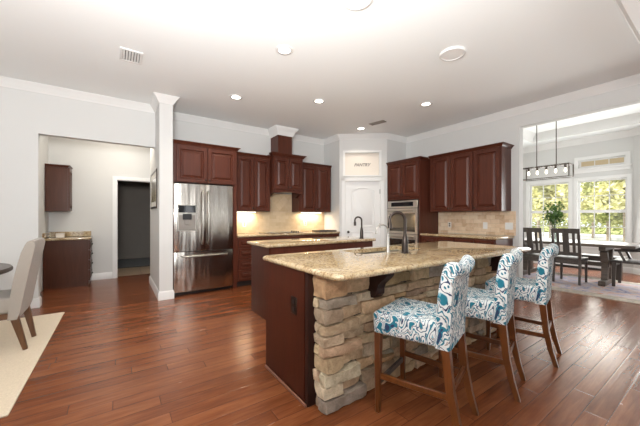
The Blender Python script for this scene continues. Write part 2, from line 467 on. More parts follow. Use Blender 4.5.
# ------------------------------------------------------------------ mesh builder
class MB:
    def __init__(s, mat=None):
        s.bm = bmesh.new()
        s.M = mat or Matrix.Identity(4)
    def _v(s, p):
        return s.bm.verts.new(s.M @ Vector(p))
    def box(s, x0, x1, y0, y1, z0, z1, b=0.0, seg=1):
        vs = [s._v((x, y, z)) for z in (z0, z1) for y in (y0, y1) for x in (x0, x1)]
        fs = [s.bm.faces.new([vs[i] for i in f]) for f in
              ((0, 2, 3, 1), (4, 5, 7, 6), (0, 1, 5, 4), (2, 6, 7, 3), (0, 4, 6, 2), (1, 3, 7, 5))]
        if b > 0:
            es = list({e for f in fs for e in f.edges})
            bmesh.ops.bevel(s.bm, geom=es, offset=b, segments=seg, profile=0.5, affect='EDGES')
        return s
    def hexa(s, bot, top, b=0.0, seg=1):
        """two quads (four points each, same winding) joined into a block"""
        vb = [s._v(p) for p in bot]; vt = [s._v(p) for p in top]
        fs = [s.bm.faces.new(vb[::-1]), s.bm.faces.new(vt)]
        for i in range(4):
            j = (i + 1) % 4
            fs.append(s.bm.faces.new([vb[i], vb[j], vt[j], vt[i]]))
        if b > 0:
            es = list({e for f in fs for e in f.edges})
            bmesh.ops.bevel(s.bm, geom=es, offset=b, segments=seg, profile=0.5, affect='EDGES')
        return s
    def bar(s, p0, p1, w, d, w1=None, d1=None, up=(0, 0, 1), b=0.0):
        """square bar from p0 to p1; w across, d in the other direction"""
        p0, p1 = Vector(p0), Vector(p1)
        w1 = w if w1 is None else w1; d1 = d if d1 is None else d1
        t = (p1 - p0).normalized()
        u = Vector(up)
        if abs(t.dot(u)) > 0.95: u = Vector((0, 1, 0))
        r = t.cross(u).normalized(); q = r.cross(t).normalized()
        def ring(p, a, c): return [p - r * a / 2 - q * c / 2, p + r * a / 2 - q * c / 2, p + r * a / 2 + q * c / 2, p - r * a / 2 + q * c / 2]
        return s.hexa(ring(p0, w, d), ring(p1, w1, d1), b)
    def tube(s, pts, r, n=12, caps=True):
        pts = [Vector(p) for p in pts]
        rs = r if isinstance(r, (list, tuple)) else [r] * len(pts)
        t0 = (pts[1] - pts[0]).normalized()
        u = Vector((0, 0, 1)) if abs(t0.z) < 0.9 else Vector((1, 0, 0))
        nrm = t0.cross(u).normalized()
        rings = []
        for i, p in enumerate(pts):
            a = pts[min(i + 1, len(pts) - 1)] - pts[max(i - 1, 0)]
            t = a.normalized()
            nrm = (nrm - t * nrm.dot(t)).normalized()
            bi = t.cross(nrm)
            rings.append([s._v(p + (nrm * math.cos(2 * PI * k / n) + bi * math.sin(2 * PI * k / n)) * rs[i]) for k in range(n)])
        for a, b in zip(rings, rings[1:]):
            for k in range(n):
                s.bm.faces.new([a[k], a[(k + 1) % n], b[(k + 1) % n], b[k]])
        if caps:
            s.bm.faces.new(rings[0][::-1]); s.bm.faces.new(rings[-1])
        return s
    def lathe(s, prof, n=24, c=(0, 0, 0), closed=False):
        c = Vector(c)
        rings = []
        for r, z in prof:
            rings.append([s._v(c + Vector((r * math.cos(2 * PI * k / n), r * math.sin(2 * PI * k / n), z))) for k in range(n)])
        for a, b in zip(rings, rings[1:]):
            for k in range(n):
                s.bm.faces.new([a[k], a[(k + 1) % n], b[(k + 1) % n], b[k]])
        if not closed:
            s.bm.faces.new(rings[0][::-1]); s.bm.faces.new(rings[-1])
        return s
    def prism(s, poly, fn, d0, d1, b=0.0):
        """poly of (a, b); fn(a, b, d) -> point"""
        A = [s._v(fn(a, c, d0)) for a, c in poly]
        B = [s._v(fn(a, c, d1)) for a, c in poly]
        n = len(poly)
        fs = [s.bm.faces.new(A[::-1]), s.bm.faces.new(B)]
        for i in range(n):
            fs.append(s.bm.faces.new([A[i], A[(i + 1) % n], B[(i + 1) % n], B[i]]))
        if b > 0:
            es = list({e for f in fs[:2] for e in f.edges})
            bmesh.ops.bevel(s.bm, geom=es, offset=b, segments=2, profile=0.5, affect='EDGES')
        return s
    def rings(s, w, h, prof):
        """nested rectangles in the local x-z plane: (inset, y); last one is filled"""
        prev = None
        for k, (i, y) in enumerate(prof):
            cur = [s._v(p) for p in ((i, y, i), (w - i, y, i), (w - i, y, h - i), (i, y, h - i))]
            if prev is None: s.bm.faces.new(cur[::-1])
            else:
                for q in range(4):
                    s.bm.faces.new([prev[q], prev[(q + 1) % 4], cur[(q + 1) % 4], cur[q]])
            prev = cur
        s.bm.faces.new(prev)
        return s
    def sweep(s, path, prof, closed=False):
        """profile (out, z) swept along an xy path; out is to the right of travel"""
        n = len(path); rows = []
        P = [Vector((p[0], p[1])) for p in path]
        for i in range(n):
            din = (P[i] - P[i - 1]).normalized() if (i > 0 or closed) else None
            dout = (P[(i + 1) % n] - P[i]).normalized() if (i < n - 1 or closed) else None
            d0 = din or dout; d1 = dout or din
            n0 = Vector((d0.y, -d0.x)); n1 = Vector((d1.y, -d1.x))
            m = (n0 + n1).normalized(); m = m / max(0.25, m.dot(n0))
            rows.append([s._v((P[i].x + m.x * o, P[i].y + m.y * o, z)) for o, z in prof])
        k = len(prof)
        seq = list(zip(rows, rows[1:])) + ([(rows[-1], rows[0])] if closed else [])
        for a, b in seq:
            for j in range(k):
                s.bm.faces.new([a[j], b[j], b[(j + 1) % k], a[(j + 1) % k]])
        if not closed:
            s.bm.faces.new(rows[0][::-1]); s.bm.faces.new(rows[-1])
        return s
    def build(s, name, mat, parent=None, smooth=40):
        bmesh.ops.recalc_face_normals(s.bm, faces=s.bm.faces)
        me = bpy.data.meshes.new(name)
        s.bm.to_mesh(me); s.bm.free()
        if smooth:
            me.polygons.foreach_set('use_smooth', [True] * len(me.polygons))
            me.set_sharp_from_angle(angle=math.radians(smooth))
        me.materials.append(mat)
        o = bpy.data.objects.new(name, me)
        C.objects.link(o)
        if parent is not None: o.parent = parent
        return o

def tag(o, label, cat, group=None, kind=None):
    o['label'] = label; o['category'] = cat
    if group: o['group'] = group
    if kind: o['kind'] = kind
    return o

def thing(name, label, cat, loc=(0, 0, 0), rz=0.0, group=None):
    o = bpy.data.objects.new(name, None)
    C.objects.link(o)
    o.empty_display_size = 0.1
    o.location = loc; o.rotation_euler = (0, 0, rz)
    return tag(o, label, cat, group)

def struct(o, label=None, cat=None):
    o['kind'] = 'structure'
    if label: o['label'] = label
    if cat: o['category'] = cat
    return o

def copy_tree(o, parent=None):
    c = o.copy(); C.objects.link(c)
    if parent is not None: c.parent = parent
    for ch in [k for k in bpy.data.objects if k.parent == o]:
        copy_tree(ch, c)
    return c

def wall_mesh(mb, fn, a0, a1, z0, z1, holes, d0, d1):
    xs = sorted({a0, a1, *[h[0] for h in holes], *[h[1] for h in holes]})
    zs = sorted({z0, z1, *[h[2] for h in holes], *[h[3] for h in holes]})
    xs = [x for x in xs if a0 <= x <= a1]; zs = [z for z in zs if z0 <= z <= z1]
    for xa, xb in zip(xs, xs[1:]):
        # merge vertically to keep long unbroken pieces
        run = None
        for za, zb in zip(zs, zs[1:]):
            cx, cz = (xa + xb) / 2, (za + zb) / 2
            solid = not any(h[0] < cx < h[1] and h[2] < cz < h[3] for h in holes)
            if solid and run is None: run = [za, zb]
            elif solid: run[1] = zb
            if (not solid or zb == zs[-1]) and run is not None:
                poly = [(xa, run[0]), (xb, run[0]), (xb, run[1]), (xa, run[1])]
                mb.prism(poly, fn, d0, d1)
                run = None
    return mb

AX = lambda a, z, d: (a, d, z)      # wall along x, thickness along y
AY = lambda a, z, d: (d, a, z)      # wall along y, thickness along x

# ================================================================== SETTING
CEIL = 3.05
fl = MB().box(-4.5, 9.6, -4.0, 7.40, -0.1, 0.0)
struct(fl.build('floor', M['floor'], smooth=0))
struct(MB().box(-0.9, 2.6, 7.4, 11, -0.1, -0.002).build('floor_hall', M['halltile'], smooth=0))

wb = MB()
wall_mesh(wb, AX, 0.70, 4.04, 0, CEIL, [], 5.65, 5.85)
struct(wb.build('wall_back', M['wall'], smooth=0))
LEFT_OPEN = (-0.885, 0.52, 0.0, 2.387)
wl = wall_mesh(MB(), AX, -4.5, 0.52, 0, CEIL, [LEFT_OPEN], 5.50, 5.62)
struct(wl.build('wall_left', M['wall'], smooth=0))
struct(MB().box(0.52, 0.70, 4.93, 6.40, 0, CEIL).build('wall_wing', M['wall'], smooth=0))
ROPEN = (-0.08, 2.105, 0.0, 2.74)
wr = wall_mesh(MB(), AY, -4.0, 5.85, 0, CEIL, [ROPEN], 5.50, 5.65)
struct(wr.build('wall_right', M['wall'], smooth=0))
# pantry corner: short return, diagonal wall with door and niche, second return
PA, PB = Vector((4.04, 5.06)), Vector((4.86, 4.42))
PD = (PB - PA).normalized(); PN = Vector((-PD.y, PD.x)) * -1.0   # PN points into the kitchen
if PN.dot(-PA) < 0: PN = -PN
PLEN = (PB - PA).length
def PW_(a, z, d):
    p = PA + PD * a - PN * d
    return (p.x, p.y, z)
DOOR = (0.135, 0.895, 0.0, 2.03)
NICHE = (0.125, 0.87, 2.16, 2.655)
wp = wall_mesh(MB(), PW_, 0.0, PLEN, 0, CEIL, [DOOR, NICHE], 0.0, 0.12)
wp.box(4.04, 4.16, 5.06, 5.85, 0, CEIL)
wp.box(4.86, 5.5, 4.42, 4.54, 0, CEIL)
struct(wp.build('wall_pantry', M['wall'], smooth=0))
# passage beyond the left opening
DW = (0.0, 0.82, 0.0, 2.0)
wf = wall_mesh(MB(), AX, -1.15, 2.4, 0, CEIL, [DW], 7.26, 7.38)
struct(wf.build('wall_passage', M['wall'], smooth=0))
struct(MB().box(-1.15, -1.03, 5.62, 7.26, 0, CEIL).build('wall_passage_left', M['wall'], smooth=0))
struct(MB().box(2.4, 2.5, 5.85, 7.26, 0, CEIL).build('wall_passage_right', M['wall'], smooth=0))
wd = MB()
wd.box(-0.85, -0.75, 7.38, 10.6, 0, 2.7); wd.box(2.3, 2.4, 7.38, 10.6, 0, 2.7); wd.box(-0.85, 2.4, 10.5, 10.6, 0, 2.7)
wd.box(-0.85, 2.4, 7.381, 10.6, 2.6, 2.7)
struct(wd.build('wall_hall', M['darkwall'], smooth=0))
struct(MB().box(-0.75, 2.3, 10.48, 10.5, 0, 0.13).build('baseboard_hall', M['darkwall'], smooth=0))
# living room behind the camera, with tall windows
RW = [(-3.5, -1.3, 0.35, 2.55), (-0.9, 1.3, 0.35, 2.55), (2.45, 2.85, 0.35, 2.55), (4.4, 5.1, 0.35, 2.55)]  # narrowest one added for a bright streak in the refrigerator steel
struct(wall_mesh(MB(), AX, -4.6, 5.74, 0, CEIL, RW, -4.12, -4.0).build('wall_rear', M['wall'], smooth=0))
LW = [(-3.0, -0.8, 0.35, 2.55), (0.5, 2.7, 0.35, 2.55)]
struct(wall_mesh(MB(), AY, -4.0, 5.62, 0, CEIL, LW, -4.62, -4.5).build('wall_living_side', M['wall'], smooth=0))
# breakfast room
NX, NC = 9.3, 3.15
WIN2, WIN1, TRANS = (1.44, 2.29, 0.63, 2.12), (2.45, 3.31, 0.63, 2.12), (1.46, 2.27, 2.435, 2.62)
struct(wall_mesh(MB(), AY, 1.34, 3.75, 0, 3.5, [WIN2, WIN1, TRANS], NX, NX + 0.15).build('wall_breakfast', M['wall'], smooth=0))
struct(MB().box(5.65, 9.45, 3.75, 3.87, 0, 3.5).build('wall_breakfast_left', M['wall'], smooth=0))
BA, BD = Vector((9.3, 1.34)), Vector((-0.70710678, -0.70710678)); BN = Vector((0.7071, -0.7071))
def BW_(a, z, d):
    p = BA + BD * a + BN * d
    return (p.x, p.y, z)
BAY = (0.42, 1.55, 0.63, 2.12)
struct(wall_mesh(MB(), BW_, 0.0, 2.0, 0, 3.5, [BAY], 0.0, 0.12).build('wall_bay', M['wall'], smooth=0))
bx, by = BA.x + BD.x * 2.0, BA.y + BD.y * 2.0
struct(MB().box(5.65, bx + 0.05, by - 0.12, by, 0, 3.5).build('wall_breakfast_right', M['wall'], smooth=0))
# ceilings
struct(MB().box(-4.62, 5.74, -4.12, 7.4, CEIL, CEIL + 0.2).build('ceiling', M['ceiling'], smooth=0))
nc = wall_mesh(MB(), lambda a, b, d: (a, b, d), 5.50, 9.6, -0.9, 3.9, [(6.35, 8.75, 0.45, 3.05)], NC, NC + 0.2)
nc.box(6.25, 8.85, 0.35, 3.15, NC + 0.2, NC + 0.3)
struct(nc.build('ceiling_breakfast', M['ceiling'], smooth=0))
# dropped beam corner with crown at the right edge of the kitchen ceiling
bmx = MB().box(1.9, 5.49, -3.9, 0.52, 2.88, CEIL - 0.001)
struct(bmx.build('ceiling_beam', M['white'], smooth=0))

# crown mouldings
CROWN = [(0, CEIL), (0, CEIL - 0.105), (0.010, CEIL - 0.105), (0.014, CEIL - 0.093), (0.026, CEIL - 0.08), (0.045, CEIL - 0.045),
         (0.066, CEIL - 0.025), (0.074, CEIL - 0.012), (0.082, CEIL - 0.010), (0.082, CEIL)]
def crown(n, path, prof=CROWN, closed=False):
    return struct(MB().sweep(path, prof, closed).build('trim_%d' % n, M['white'], smooth=35))
# (right of travel = into the room)
crown(1, [(-4.5, 5.5), (0.52, 5.5), (0.52, 4.93), (0.70, 4.93), (0.70, 5.65), (4.04, 5.65), (4.04, 5.06), (4.86, 4.42), (5.5, 4.42), (5.5, -4.0)])
bp = [(5.49, 0.52), (1.9, 0.52), (1.9, -3.9)]
crown(2, bp)
NCROWN = [(o * 1.2, NC - (CEIL - z) * 1.35) for o, z in CROWN]
crown(3, [(5.65, 3.75), (9.3, 3.75), (9.3, 1.34), (bx, by), (5.65, by)], NCROWN)
TR_ = [(0, NC), (0, NC + 0.20), (0.10, NC + 0.20), (0.10, NC + 0.18), (0.03, NC + 0.08), (0.03, NC)]
struct(MB().sweep([(6.35, 3.05), (8.75, 3.05), (8.75, 0.45), (6.35, 0.45)], TR_, True).build('trim_4', M['white'], smooth=35))

# baseboards
BB = [(0, 0), (0.018, 0), (0.018, 0.10), (0.012, 0.118), (0.006, 0.13), (0, 0.13)]
def bb(side, path):
    struct(MB().sweep(path, BB).build('baseboard_' + side, M['white'], smooth=35))
bb('left', [(-4.5, 5.5), (-0.885, 5.5), (-0.885, 5.62)])
bb('wing', [(0.52, 6.40), (0.52, 4.93), (0.70, 4.93), (0.70, 5.0)])
bb('passage', [(-0.40, 7.26), (-0.075, 7.26)])
bb('right', [(5.5, 2.15), (5.5, 2.105), (5.65, 2.105)])
bb('breakfast', [(5.65, 3.75), (9.3, 3.75), (9.3, 1.34), (bx, by), (5.65, by)])
bb('pantry', [(4.04, 5.06), tuple(PA + PD * 0.07)])

# doorway of the passage: casing and threshold
dc = MB()
dc.box(-0.07, 0.0, 7.235, 7.26, 0, 2.07); dc.box(0.82, 0.89, 7.235, 7.26, 0, 2.07); dc.box(0.0, 0.82, 7.235, 7.26, 2.0, 2.07)
dc.box(0.001, 0.012, 7.262, 7.38, 0, 1.988); dc.box(0.808, 0.819, 7.262, 7.38, 0, 1.988); dc.box(0.001, 0.819, 7.262, 7.38, 1.988, 1.999)
struct(dc.build('trim_5', M['white'], smooth=0))
tag(MB().box(-0.3, 1.9, 8.55, 10.3, 0.0, 0.012).build('floor_layer', M['blacksheet']), 'black flat sheet on the floor of the dark room through the doorway', 'mat')  # flat black sheet over the far part of the floor

# pantry door -------------------------------------------------------
pz = math.atan2(PD.y, PD.x)
pd = bpy.data.objects.new('door_1', None); C.objects.link(pd)
pd.location = (*(PA + PD * DOOR[0]), 0); pd.rotation_euler = (0, 0, pz); struct(pd)
dw, dh = DOOR[1] - DOOR[0], DOOR[3]
leaf = MB().box(0.004, dw - 0.004, 0.02, 0.055, 0.008, dh - 0.004)
def arch_panel(mb, x0, x1, z0, z1, rise):
    """raised panel with a swept arch head; moulding ridge around it"""
    def outline(i):
        pts = [(x0 + i, z0 + i), (x1 - i, z0 + i)]
        n = 14
        for k in range(n + 1):
            u = k / n
            x = x1 - i + (x0 - x1 + 2 * i) * u
            z = z1 - i - rise + rise * math.sin(PI * u)
            pts.append((x, z))
        return pts
    prev = None
    for i, y in ((0, 0.02), (0.010, 0.013), (0.022, 0.027), (0.034, 0.027), (0.058, 0.017)):
        cur = [mb._v((x, y, z)) for x, z in outline(i)]
        if prev:
            for q in range(len(cur)):
                w_ = (q + 1) % len(cur)
                mb.bm.faces.new([prev[q], prev[w_], cur[w_], cur[q]])
        prev = cur
    mb.bm.faces.new(prev)
arch_panel(leaf, 0.125, dw - 0.125, 1.02, 1.89, 0.075)
arch_panel(leaf, 0.125, dw - 0.125, 0.20, 0.92, 0.0001)
leaf.build('door_leaf', M['white'], pd, 30)
cas = MB()
for (a0, a1, z0, z1) in ((-0.085, 0.0, 0, dh + 0.075), (dw, dw + 0.085, 0, dh + 0.075), (-0.085, dw + 0.085, dh, dh + 0.075)):
    cas.box(a0, a1, -0.02, 0.0, z0, z1, 0.004)
for (a0, a1, z0, z1) in ((0, 0.003, 0, dh), (dw - 0.003, dw, 0, dh), (0, dw, dh - 0.003, dh)):
    cas.box(a0, a1, 0.0, 0.12, z0, z1)
cas.build('door_casing', M['white'], pd, 30)
kn = MB(Matrix.Translation((0.06, 0.02, 0.91)) @ Matrix.Rotation(PI / 2, 4, 'X'))
kn.lathe([(0.028, 0), (0.028, 0.006), (0.012, 0.008), (0.012, 0.03), (0.026, 0.04), (0.030, 0.052), (0.024, 0.066), (0.008, 0.07)], 16)
kn.build('door_knob', M['bronze'], pd)
for z in (1.80, 1.05, 0.25):
    h = MB().box(dw - 0.012, dw + 0.004, 0.004, 0.02, z - 0.045, z + 0.045)
    h.tube([(dw - 0.004, 0.008, z - 0.05), (dw - 0.004, 0.008, z + 0.05)], 0.008, 8)
    h.build('hinge', M['bronze'], pd)
# lettered niche above the pantry door
sg = thing('pantry_sign', 'cream board lettered Pantry framed above the white pantry door', 'sign',
           (*(PA + PD * NICHE[0]), NICHE[2]), pz)
nw, nh = NICHE[1] - NICHE[0], NICHE[3] - NICHE[2]
MB().box(0.001, nw - 0.001, 0.05, 0.10, 0.001, nh - 0.001).build('board', M['cream'], sg, 0)
fr = MB()
for (a0, a1, z0, z1) in ((-0.05, 0, -0.02, nh + 0.05), (nw, nw + 0.05, -0.02, nh + 0.05), (0, nw, -0.02, 0), (0, nw, nh, nh + 0.05)):
    fr.box(a0, a1, -0.012, 0.0, z0, z1)
fr.build('frame', M['white'], sg, 0)
def text_mesh(name, body, size, mat, parent, loc, rot, shear=0.0, ext=0.004):
    cu = bpy.data.curves.new(name, 'FONT')
    cu.body = body; cu.size = size; cu.align_x = 'CENTER'; cu.align_y = 'CENTER'; cu.extrude = ext; cu.shear = shear; cu.offset = 0.003
    cu.resolution_u = 3
    tmp = bpy.data.objects.new(name + '_tmp', cu)
    C.objects.link(tmp)
    dg = bpy.context.evaluated_depsgraph_get()
    me = bpy.data.meshes.new_from_object(tmp.evaluated_get(dg))
    bpy.data.objects.remove(tmp)
    bpy.data.curves.remove(cu)
    me.materials.clear(); me.materials.append(mat)
    o = bpy.data.objects.new(name, me); C.objects.link(o)
    o.parent = parent; o.location = loc; o.rotation_euler = rot
    return o
text_mesh('lettering', 'PANTRY', 0.092, M['signgrey'], sg, (nw * 0.5, 0.048, nh * 0.47), (PI / 2, 0, 0), 0.3)

# windows of the breakfast room ------------------------------------
def window(n, fn, hole, cols, rows, sashes=2, blind=False):
    a0, a1, z0, z1 = hole
    f = MB()
    B = lambda A0, A1, Z0, Z1, D0, D1: f.prism([(A0, Z0), (A1, Z0), (A1, Z1), (A0, Z1)], fn, D0, D1)
    cw = 0.075
    B(a0 - cw, a0, z0 - 0.02, z1 + cw, -0.02, 0.0); B(a1, a1 + cw, z0 - 0.02, z1 + cw, -0.02, 0.0)
    B(a0, a1, z1, z1 + cw, -0.02, 0.0)
    B(a0 - cw - 0.02, a1 + cw + 0.02, z0 - 0.045, z0 - 0.015, -0.05, 0.0)
    B(a0 - cw, a1 + cw, z0 - 0.13, z0 - 0.045, -0.015, 0.0)
    zs = [z0 + (z1 - z0) * k / sashes for k in range(sashes + 1)]
    s = 0.035
    for k in range(sashes):
        za, zb = zs[k], zs[k + 1]
        D = (0.05, 0.085)
        B(a0, a0 + s, za, zb, *D); B(a1 - s, a1, za, zb, *D); B(a0 + s, a1 - s, za, za + s, *D); B(a0 + s, a1 - s, zb - s, zb, *D)
        for c in range(1, cols):
            x = a0 + s + (a1 - a0 - 2 * s) * c / cols
            B(x - 0.008, x + 0.008, za + s, zb - s, 0.058, 0.078)
        for r in range(1, rows):
            z = za + s + (zb - za - 2 * s) * r / rows
            B(a0 + s, a1 - s, z - 0.008, z + 0.008, 0.058, 0.078)
    o = struct(f.build('window_%d' % n, M['white'], smooth=0))
    p = MB().prism([(a0 + s, z0 + s), (a1 - s, z0 + s), (a1 - s, z1 - s), (a0 + s, z1 - s)], fn, 0.066, 0.070)
    p.build('glass', M['glass'] if not blind else blind, o, 0)
    return o
window(1, lambda a, z, d: (NX + d, a, z), WIN1, 3, 2)
window(2, lambda a, z, d: (NX + d, a, z), WIN2, 3, 2)
M['trans'] = plain('tan_transom_shade', (0.62, 0.50, 0.32, 1), 0.7, var=0.04)
window(3, lambda a, z, d: (NX + d, a, z), TRANS, 3, 1, 1, M['trans'])
window(4, BW_, BAY, 3, 2)
k = 5
for hle in RW:
    window(k, lambda a, z, d: (a, -4.0 - d, z), hle, 3 if hle[1] - hle[0] > 1 else 1, 3); k += 1
for hle in LW:
    window(k, lambda a, z, d: (-4.5 - d, a, z), hle, 3, 3); k += 1

# ================================================================== CABINETS
def door_part(parent, x0, x1, z0, z1, y=0.0, mat='cherry', rail=0.062, knob=None, name='door', handle=False):
    w, h = x1 - x0, z1 - z0
    t = 0.024
    rail = min(rail, w * 0.28, h * 0.30)
    mb = MB(Matrix.Translation((x0, y, z0)))
    k = min(1.0, h / 0.3)
    mb.rings(w, h, [(0, 0), (0, -t + 0.004), (0.004, -t), (rail - 0.014 * k, -t), (rail - 0.010 * k, -t - 0.004), (rail - 0.004 * k, -t - 0.003), (rail + 0.006 * k, -t + 0.015),
                    (rail + 0.014 * k, -t + 0.015), (rail + 0.044 * k, -t - 0.001), (rail + 0.050 * k, -t - 0.001)])
    o = mb.build(name, M[mat], parent, 20)
    if knob is not None:
        kx, kz = knob
        km = MB(Matrix.Translation((kx, y - t, kz)) @ Matrix.Rotation(PI / 2, 4, 'X'))
        km.lathe([(0.006, 0), (0.006, 0.012), (0.015, 0.018), (0.016, 0.024), (0.009, 0.029)], 12)
        km.build('knob', M['bronze'], o)
    return o

CABCROWN = [(0, 0), (0.012, 0.0), (0.016, 0.012), (0.034, 0.034), (0.046, 0.042), (0.05, 0.046), (0.05, 0.055), (0, 0.055)]
def cab_crown(parent, w, d, z, left=True, right=True, scale=1.0, ret=None):
    path = [(0, 0), (w, 0)]
    if left: path = [(0, ret or d)] + path
    if right: path = path + [(w, ret or d)]
    prof = [(o * scale, z + zz * scale) for o, zz in CABCROWN]
    path = [(x, y) for x, y in path]
    mb = MB().sweep(path, prof)
    mb.box(0, w, 0, d, z, z + 0.05 * scale)
    mb.build('crown', M['cherry'], parent, 30)

# ---- refrigerator surround
t = thing('fridge_cabinet', 'dark cherry two-door cabinet surrounding the top of the steel refrigerator', 'cabinet', (0.705, 5.03, 0))
fw = 1.02
MB().box(0, fw, 0, 0.616, 1.79, 2.39).build('body', M['cherry'], t, 0)
for x0, x1 in ((0.006, 0.02), (0.955, fw)):
    MB().box(x0, x1, 0.0, 0.616, 0, 1.79).build('side_panel', M['cherry'], t, 0)
door_part(t, 0.055, 0.52, 1.80, 2.37, knob=(0.49, 1.84))
door_part(t, 0.53, 0.995, 1.80, 2.37, knob=(0.55, 1.84))
cab_crown(t, fw, 0.616, 2.385, left=False, ret=0.235)
# ---- uppers on the back wall
t = thing('upper_cabinet', 'dark cherry two-door wall cabinet between refrigerator and range hood', 'cabinet', (1.735, 5.32, 1.35), group='wall cabinets')
MB().box(0, 0.755, 0, 0.326, 0, 1.06).build('body', M['cherry'], t, 0)
door_part(t, 0.085, 0.412, 0.01, 1.03, knob=(0.385, 0.06)); door_part(t, 0.42, 0.748, 0.01, 1.03, knob=(0.437, 0.06))
cab_crown(t, 0.755, 0.326, 1.045, False, False, 0.85)
t = thing('upper_cabinet', 'dark cherry two-door wall cabinet right of the range hood on the back wall', 'cabinet', (3.165, 5.32, 1.35), group='wall cabinets')
MB().box(0, 0.83, 0, 0.326, 0, 1.02).build('body', M['cherry'], t, 0)
door_part(t, 0.035, 0.41, 0.01, 0.99, knob=(0.385, 0.06)); door_part(t, 0.42, 0.80, 0.01, 0.99, knob=(0.445, 0.06))
cab_crown(t, 0.83, 0.326, 1.005, False, False, 0.85)
# ---- hood
t = thing('range_hood', 'dark cherry range hood cabinet with square chimney over the cooktop', 'range hood', (2.495, 5.17, 1.74))
MB().box(0, 0.665, 0, 0.48, 0.03, 0.70).build('body', M['cherry'], t, 0)
door_part(t, 0.015, 0.328, 0.05, 0.66, knob=(0.30, 0.09)); door_part(t, 0.337, 0.65, 0.05, 0.66, knob=(0.365, 0.09))
cab_crown(t, 0.665, 0.48, 0.69, True, True, 1.15, 0.09)
MB().box(0.165, 0.485, 0.13, 0.475, 0.745, 1.20, 0.004).build('chimney', M['cherry'], t, 0)
# scalloped valance with little corbels
for sx in (0.0, 0.615):
    prof = [(0, 0.03), (0.33, 0.03), (0.33, -0.10), (0.27, -0.10), (0.20, -0.085), (0.13, -0.045), (0.06, -0.03), (0, -0.025)]
    MB().prism(prof, lambda a, b, d: (d, 0.005 + a, b), sx, sx + 0.05).build('corbel', M['cherry'], t, 30)
pts = [(0.05, 0.03), (0.615, 0.03), (0.615, -0.03)] + [(0.615 - 0.565 * k / 12, -0.03 + 0.03 * math.sin(PI * k / 12)) for k in range(1, 12)] + [(0.05, -0.03)]
MB().prism(pts, lambda a, b, d: (a, d, b), 0.004, 0.024).build('valance', M['cherry'], t, 30)
MB().box(0.06, 0.60, 0.06, 0.455, 0.012, 0.028).build('filter_panel', M['steel'], t, 0)
struct(MB().sweep([(2.655, 5.65), (2.655, 5.295), (2.985, 5.295), (2.985, 5.65)],
                  [(0, CEIL), (0, CEIL - 0.16), (0.012, CEIL - 0.16), (0.02, CEIL - 0.13), (0.05, CEIL - 0.06), (0.085, CEIL - 0.03), (0.095, CEIL)]).build('trim_6', M['white'], smooth=35))

# ---- base run on the back wall
def base_cabinet(label, loc, rz, w, d, rows, group=None, doors=()):
    t = thing('base_cabinet', label, 'cabinet', loc, rz, group)
    MB().box(0, w, 0, d, 0.10, 0.88).build('body', M['cherry'], t, 0)
    MB().box(0, w, 0.07, d, 0.0, 0.10).build('toe_kick', M['toe'], t, 0)
    for (x0, x1, z0, z1) in rows:
        door_part(t, x0, x1, z0, z1, rail=0.045, knob=((x0 + x1) / 2, (z0 + z1) / 2), name='drawer')
    for (x0, x1, z0, z1, kx) in doors:
        door_part(t, x0, x1, z0, z1, knob=(kx, z1 - 0.05))
    return t
base_cabinet('dark cherry drawer stack beside the refrigerator under the back countertop', (1.73, 5.05, 0), 0, 0.50, 0.59,
             [(0.03, 0.48, 0.115, 0.30), (0.03, 0.48, 0.31, 0.49), (0.03, 0.48, 0.50, 0.68), (0.03, 0.48, 0.69, 0.86)], 'base cabinets on the back wall')
base_cabinet('dark cherry base cabinet directly under the black cooktop', (2.234, 5.05, 0), 0, 0.92, 0.59,
             [(0.02, 0.455, 0.69, 0.86), (0.465, 0.90, 0.69, 0.86)], 'base cabinets on the back wall',
             [(0.02, 0.455, 0.115, 0.68, 0.43), (0.465, 0.90, 0.115, 0.68, 0.49)])
base_cabinet('dark cherry base cabinet right of the cooktop beside the pantry', (3.156, 5.05, 0), 0, 0.87, 0.59,
             [(0.02, 0.43, 0.69, 0.86), (0.44, 0.85, 0.69, 0.86)], 'base cabinets on the back wall',
             [(0.02, 0.43, 0.115, 0.68, 0.40), (0.44, 0.85, 0.115, 0.68, 0.47)])
tag(MB().box(1.733, 4.035, 5.02, 5.645, 0.88, 0.92, 0.012, 3).build('countertop', M['granite']), 'gold granite countertop along the back wall under the tiles', 'countertop')
tag(MB().box(1.733, 4.035, 5.63, 5.648, 0.921, 1.349).build('backsplash', M['tile_x'], smooth=0), 'travertine tile backsplash on the back wall', 'backsplash')
tag(MB().box(2.497, 3.158, 5.63, 5.648, 1.351, 1.735).build('backsplash', M['tile_diag'], smooth=0), 'diagonal travertine tile panel right under the range hood', 'backsplash')
ct = thing('cooktop', 'black glass cooktop set into the granite under the range hood', 'cooktop', (2.36, 5.10, 0.9205))
MB().box(0, 0.76, 0, 0.46, 0, 0.008, 0.003).build('glass_top', M['blackglass'], ct)
for i, (x, y, r) in enumerate(((0.18, 0.13, 0.09), (0.18, 0.34, 0.07), (0.52, 0.13, 0.07), (0.52, 0.34, 0.10))):
    MB().lathe([(r - 0.004, 0.008), (r, 0.0085), (r, 0.0095), (r - 0.004, 0.0095)], 28, (x, y, 0)).build('burner_ring', M['ventgrey'], ct)
for i in range(4):
    MB().lathe([(0.016, 0.008), (0.016, 0.026), (0.012, 0.030)], 14, (0.70, 0.08 + i * 0.09, 0)).build('control_knob', M['black'], ct)
tr = thing('serving_tray', 'low dark tray on the granite at the pantry end of the back counter', 'tray', (3.52, 5.08, 0.921))
MB().box(0, 0.46, 0, 0.30, 0, 0.012, 0.004).build('base', M['darkwood'], tr)
rm = MB()
rm.box(0, 0.46, 0, 0.015, 0.012, 0.03); rm.box(0, 0.46, 0.285, 0.30, 0.012, 0.03); rm.box(0, 0.015, 0.015, 0.285, 0.012, 0.03); rm.box(0.445, 0.46, 0.015, 0.285, 0.012, 0.03)
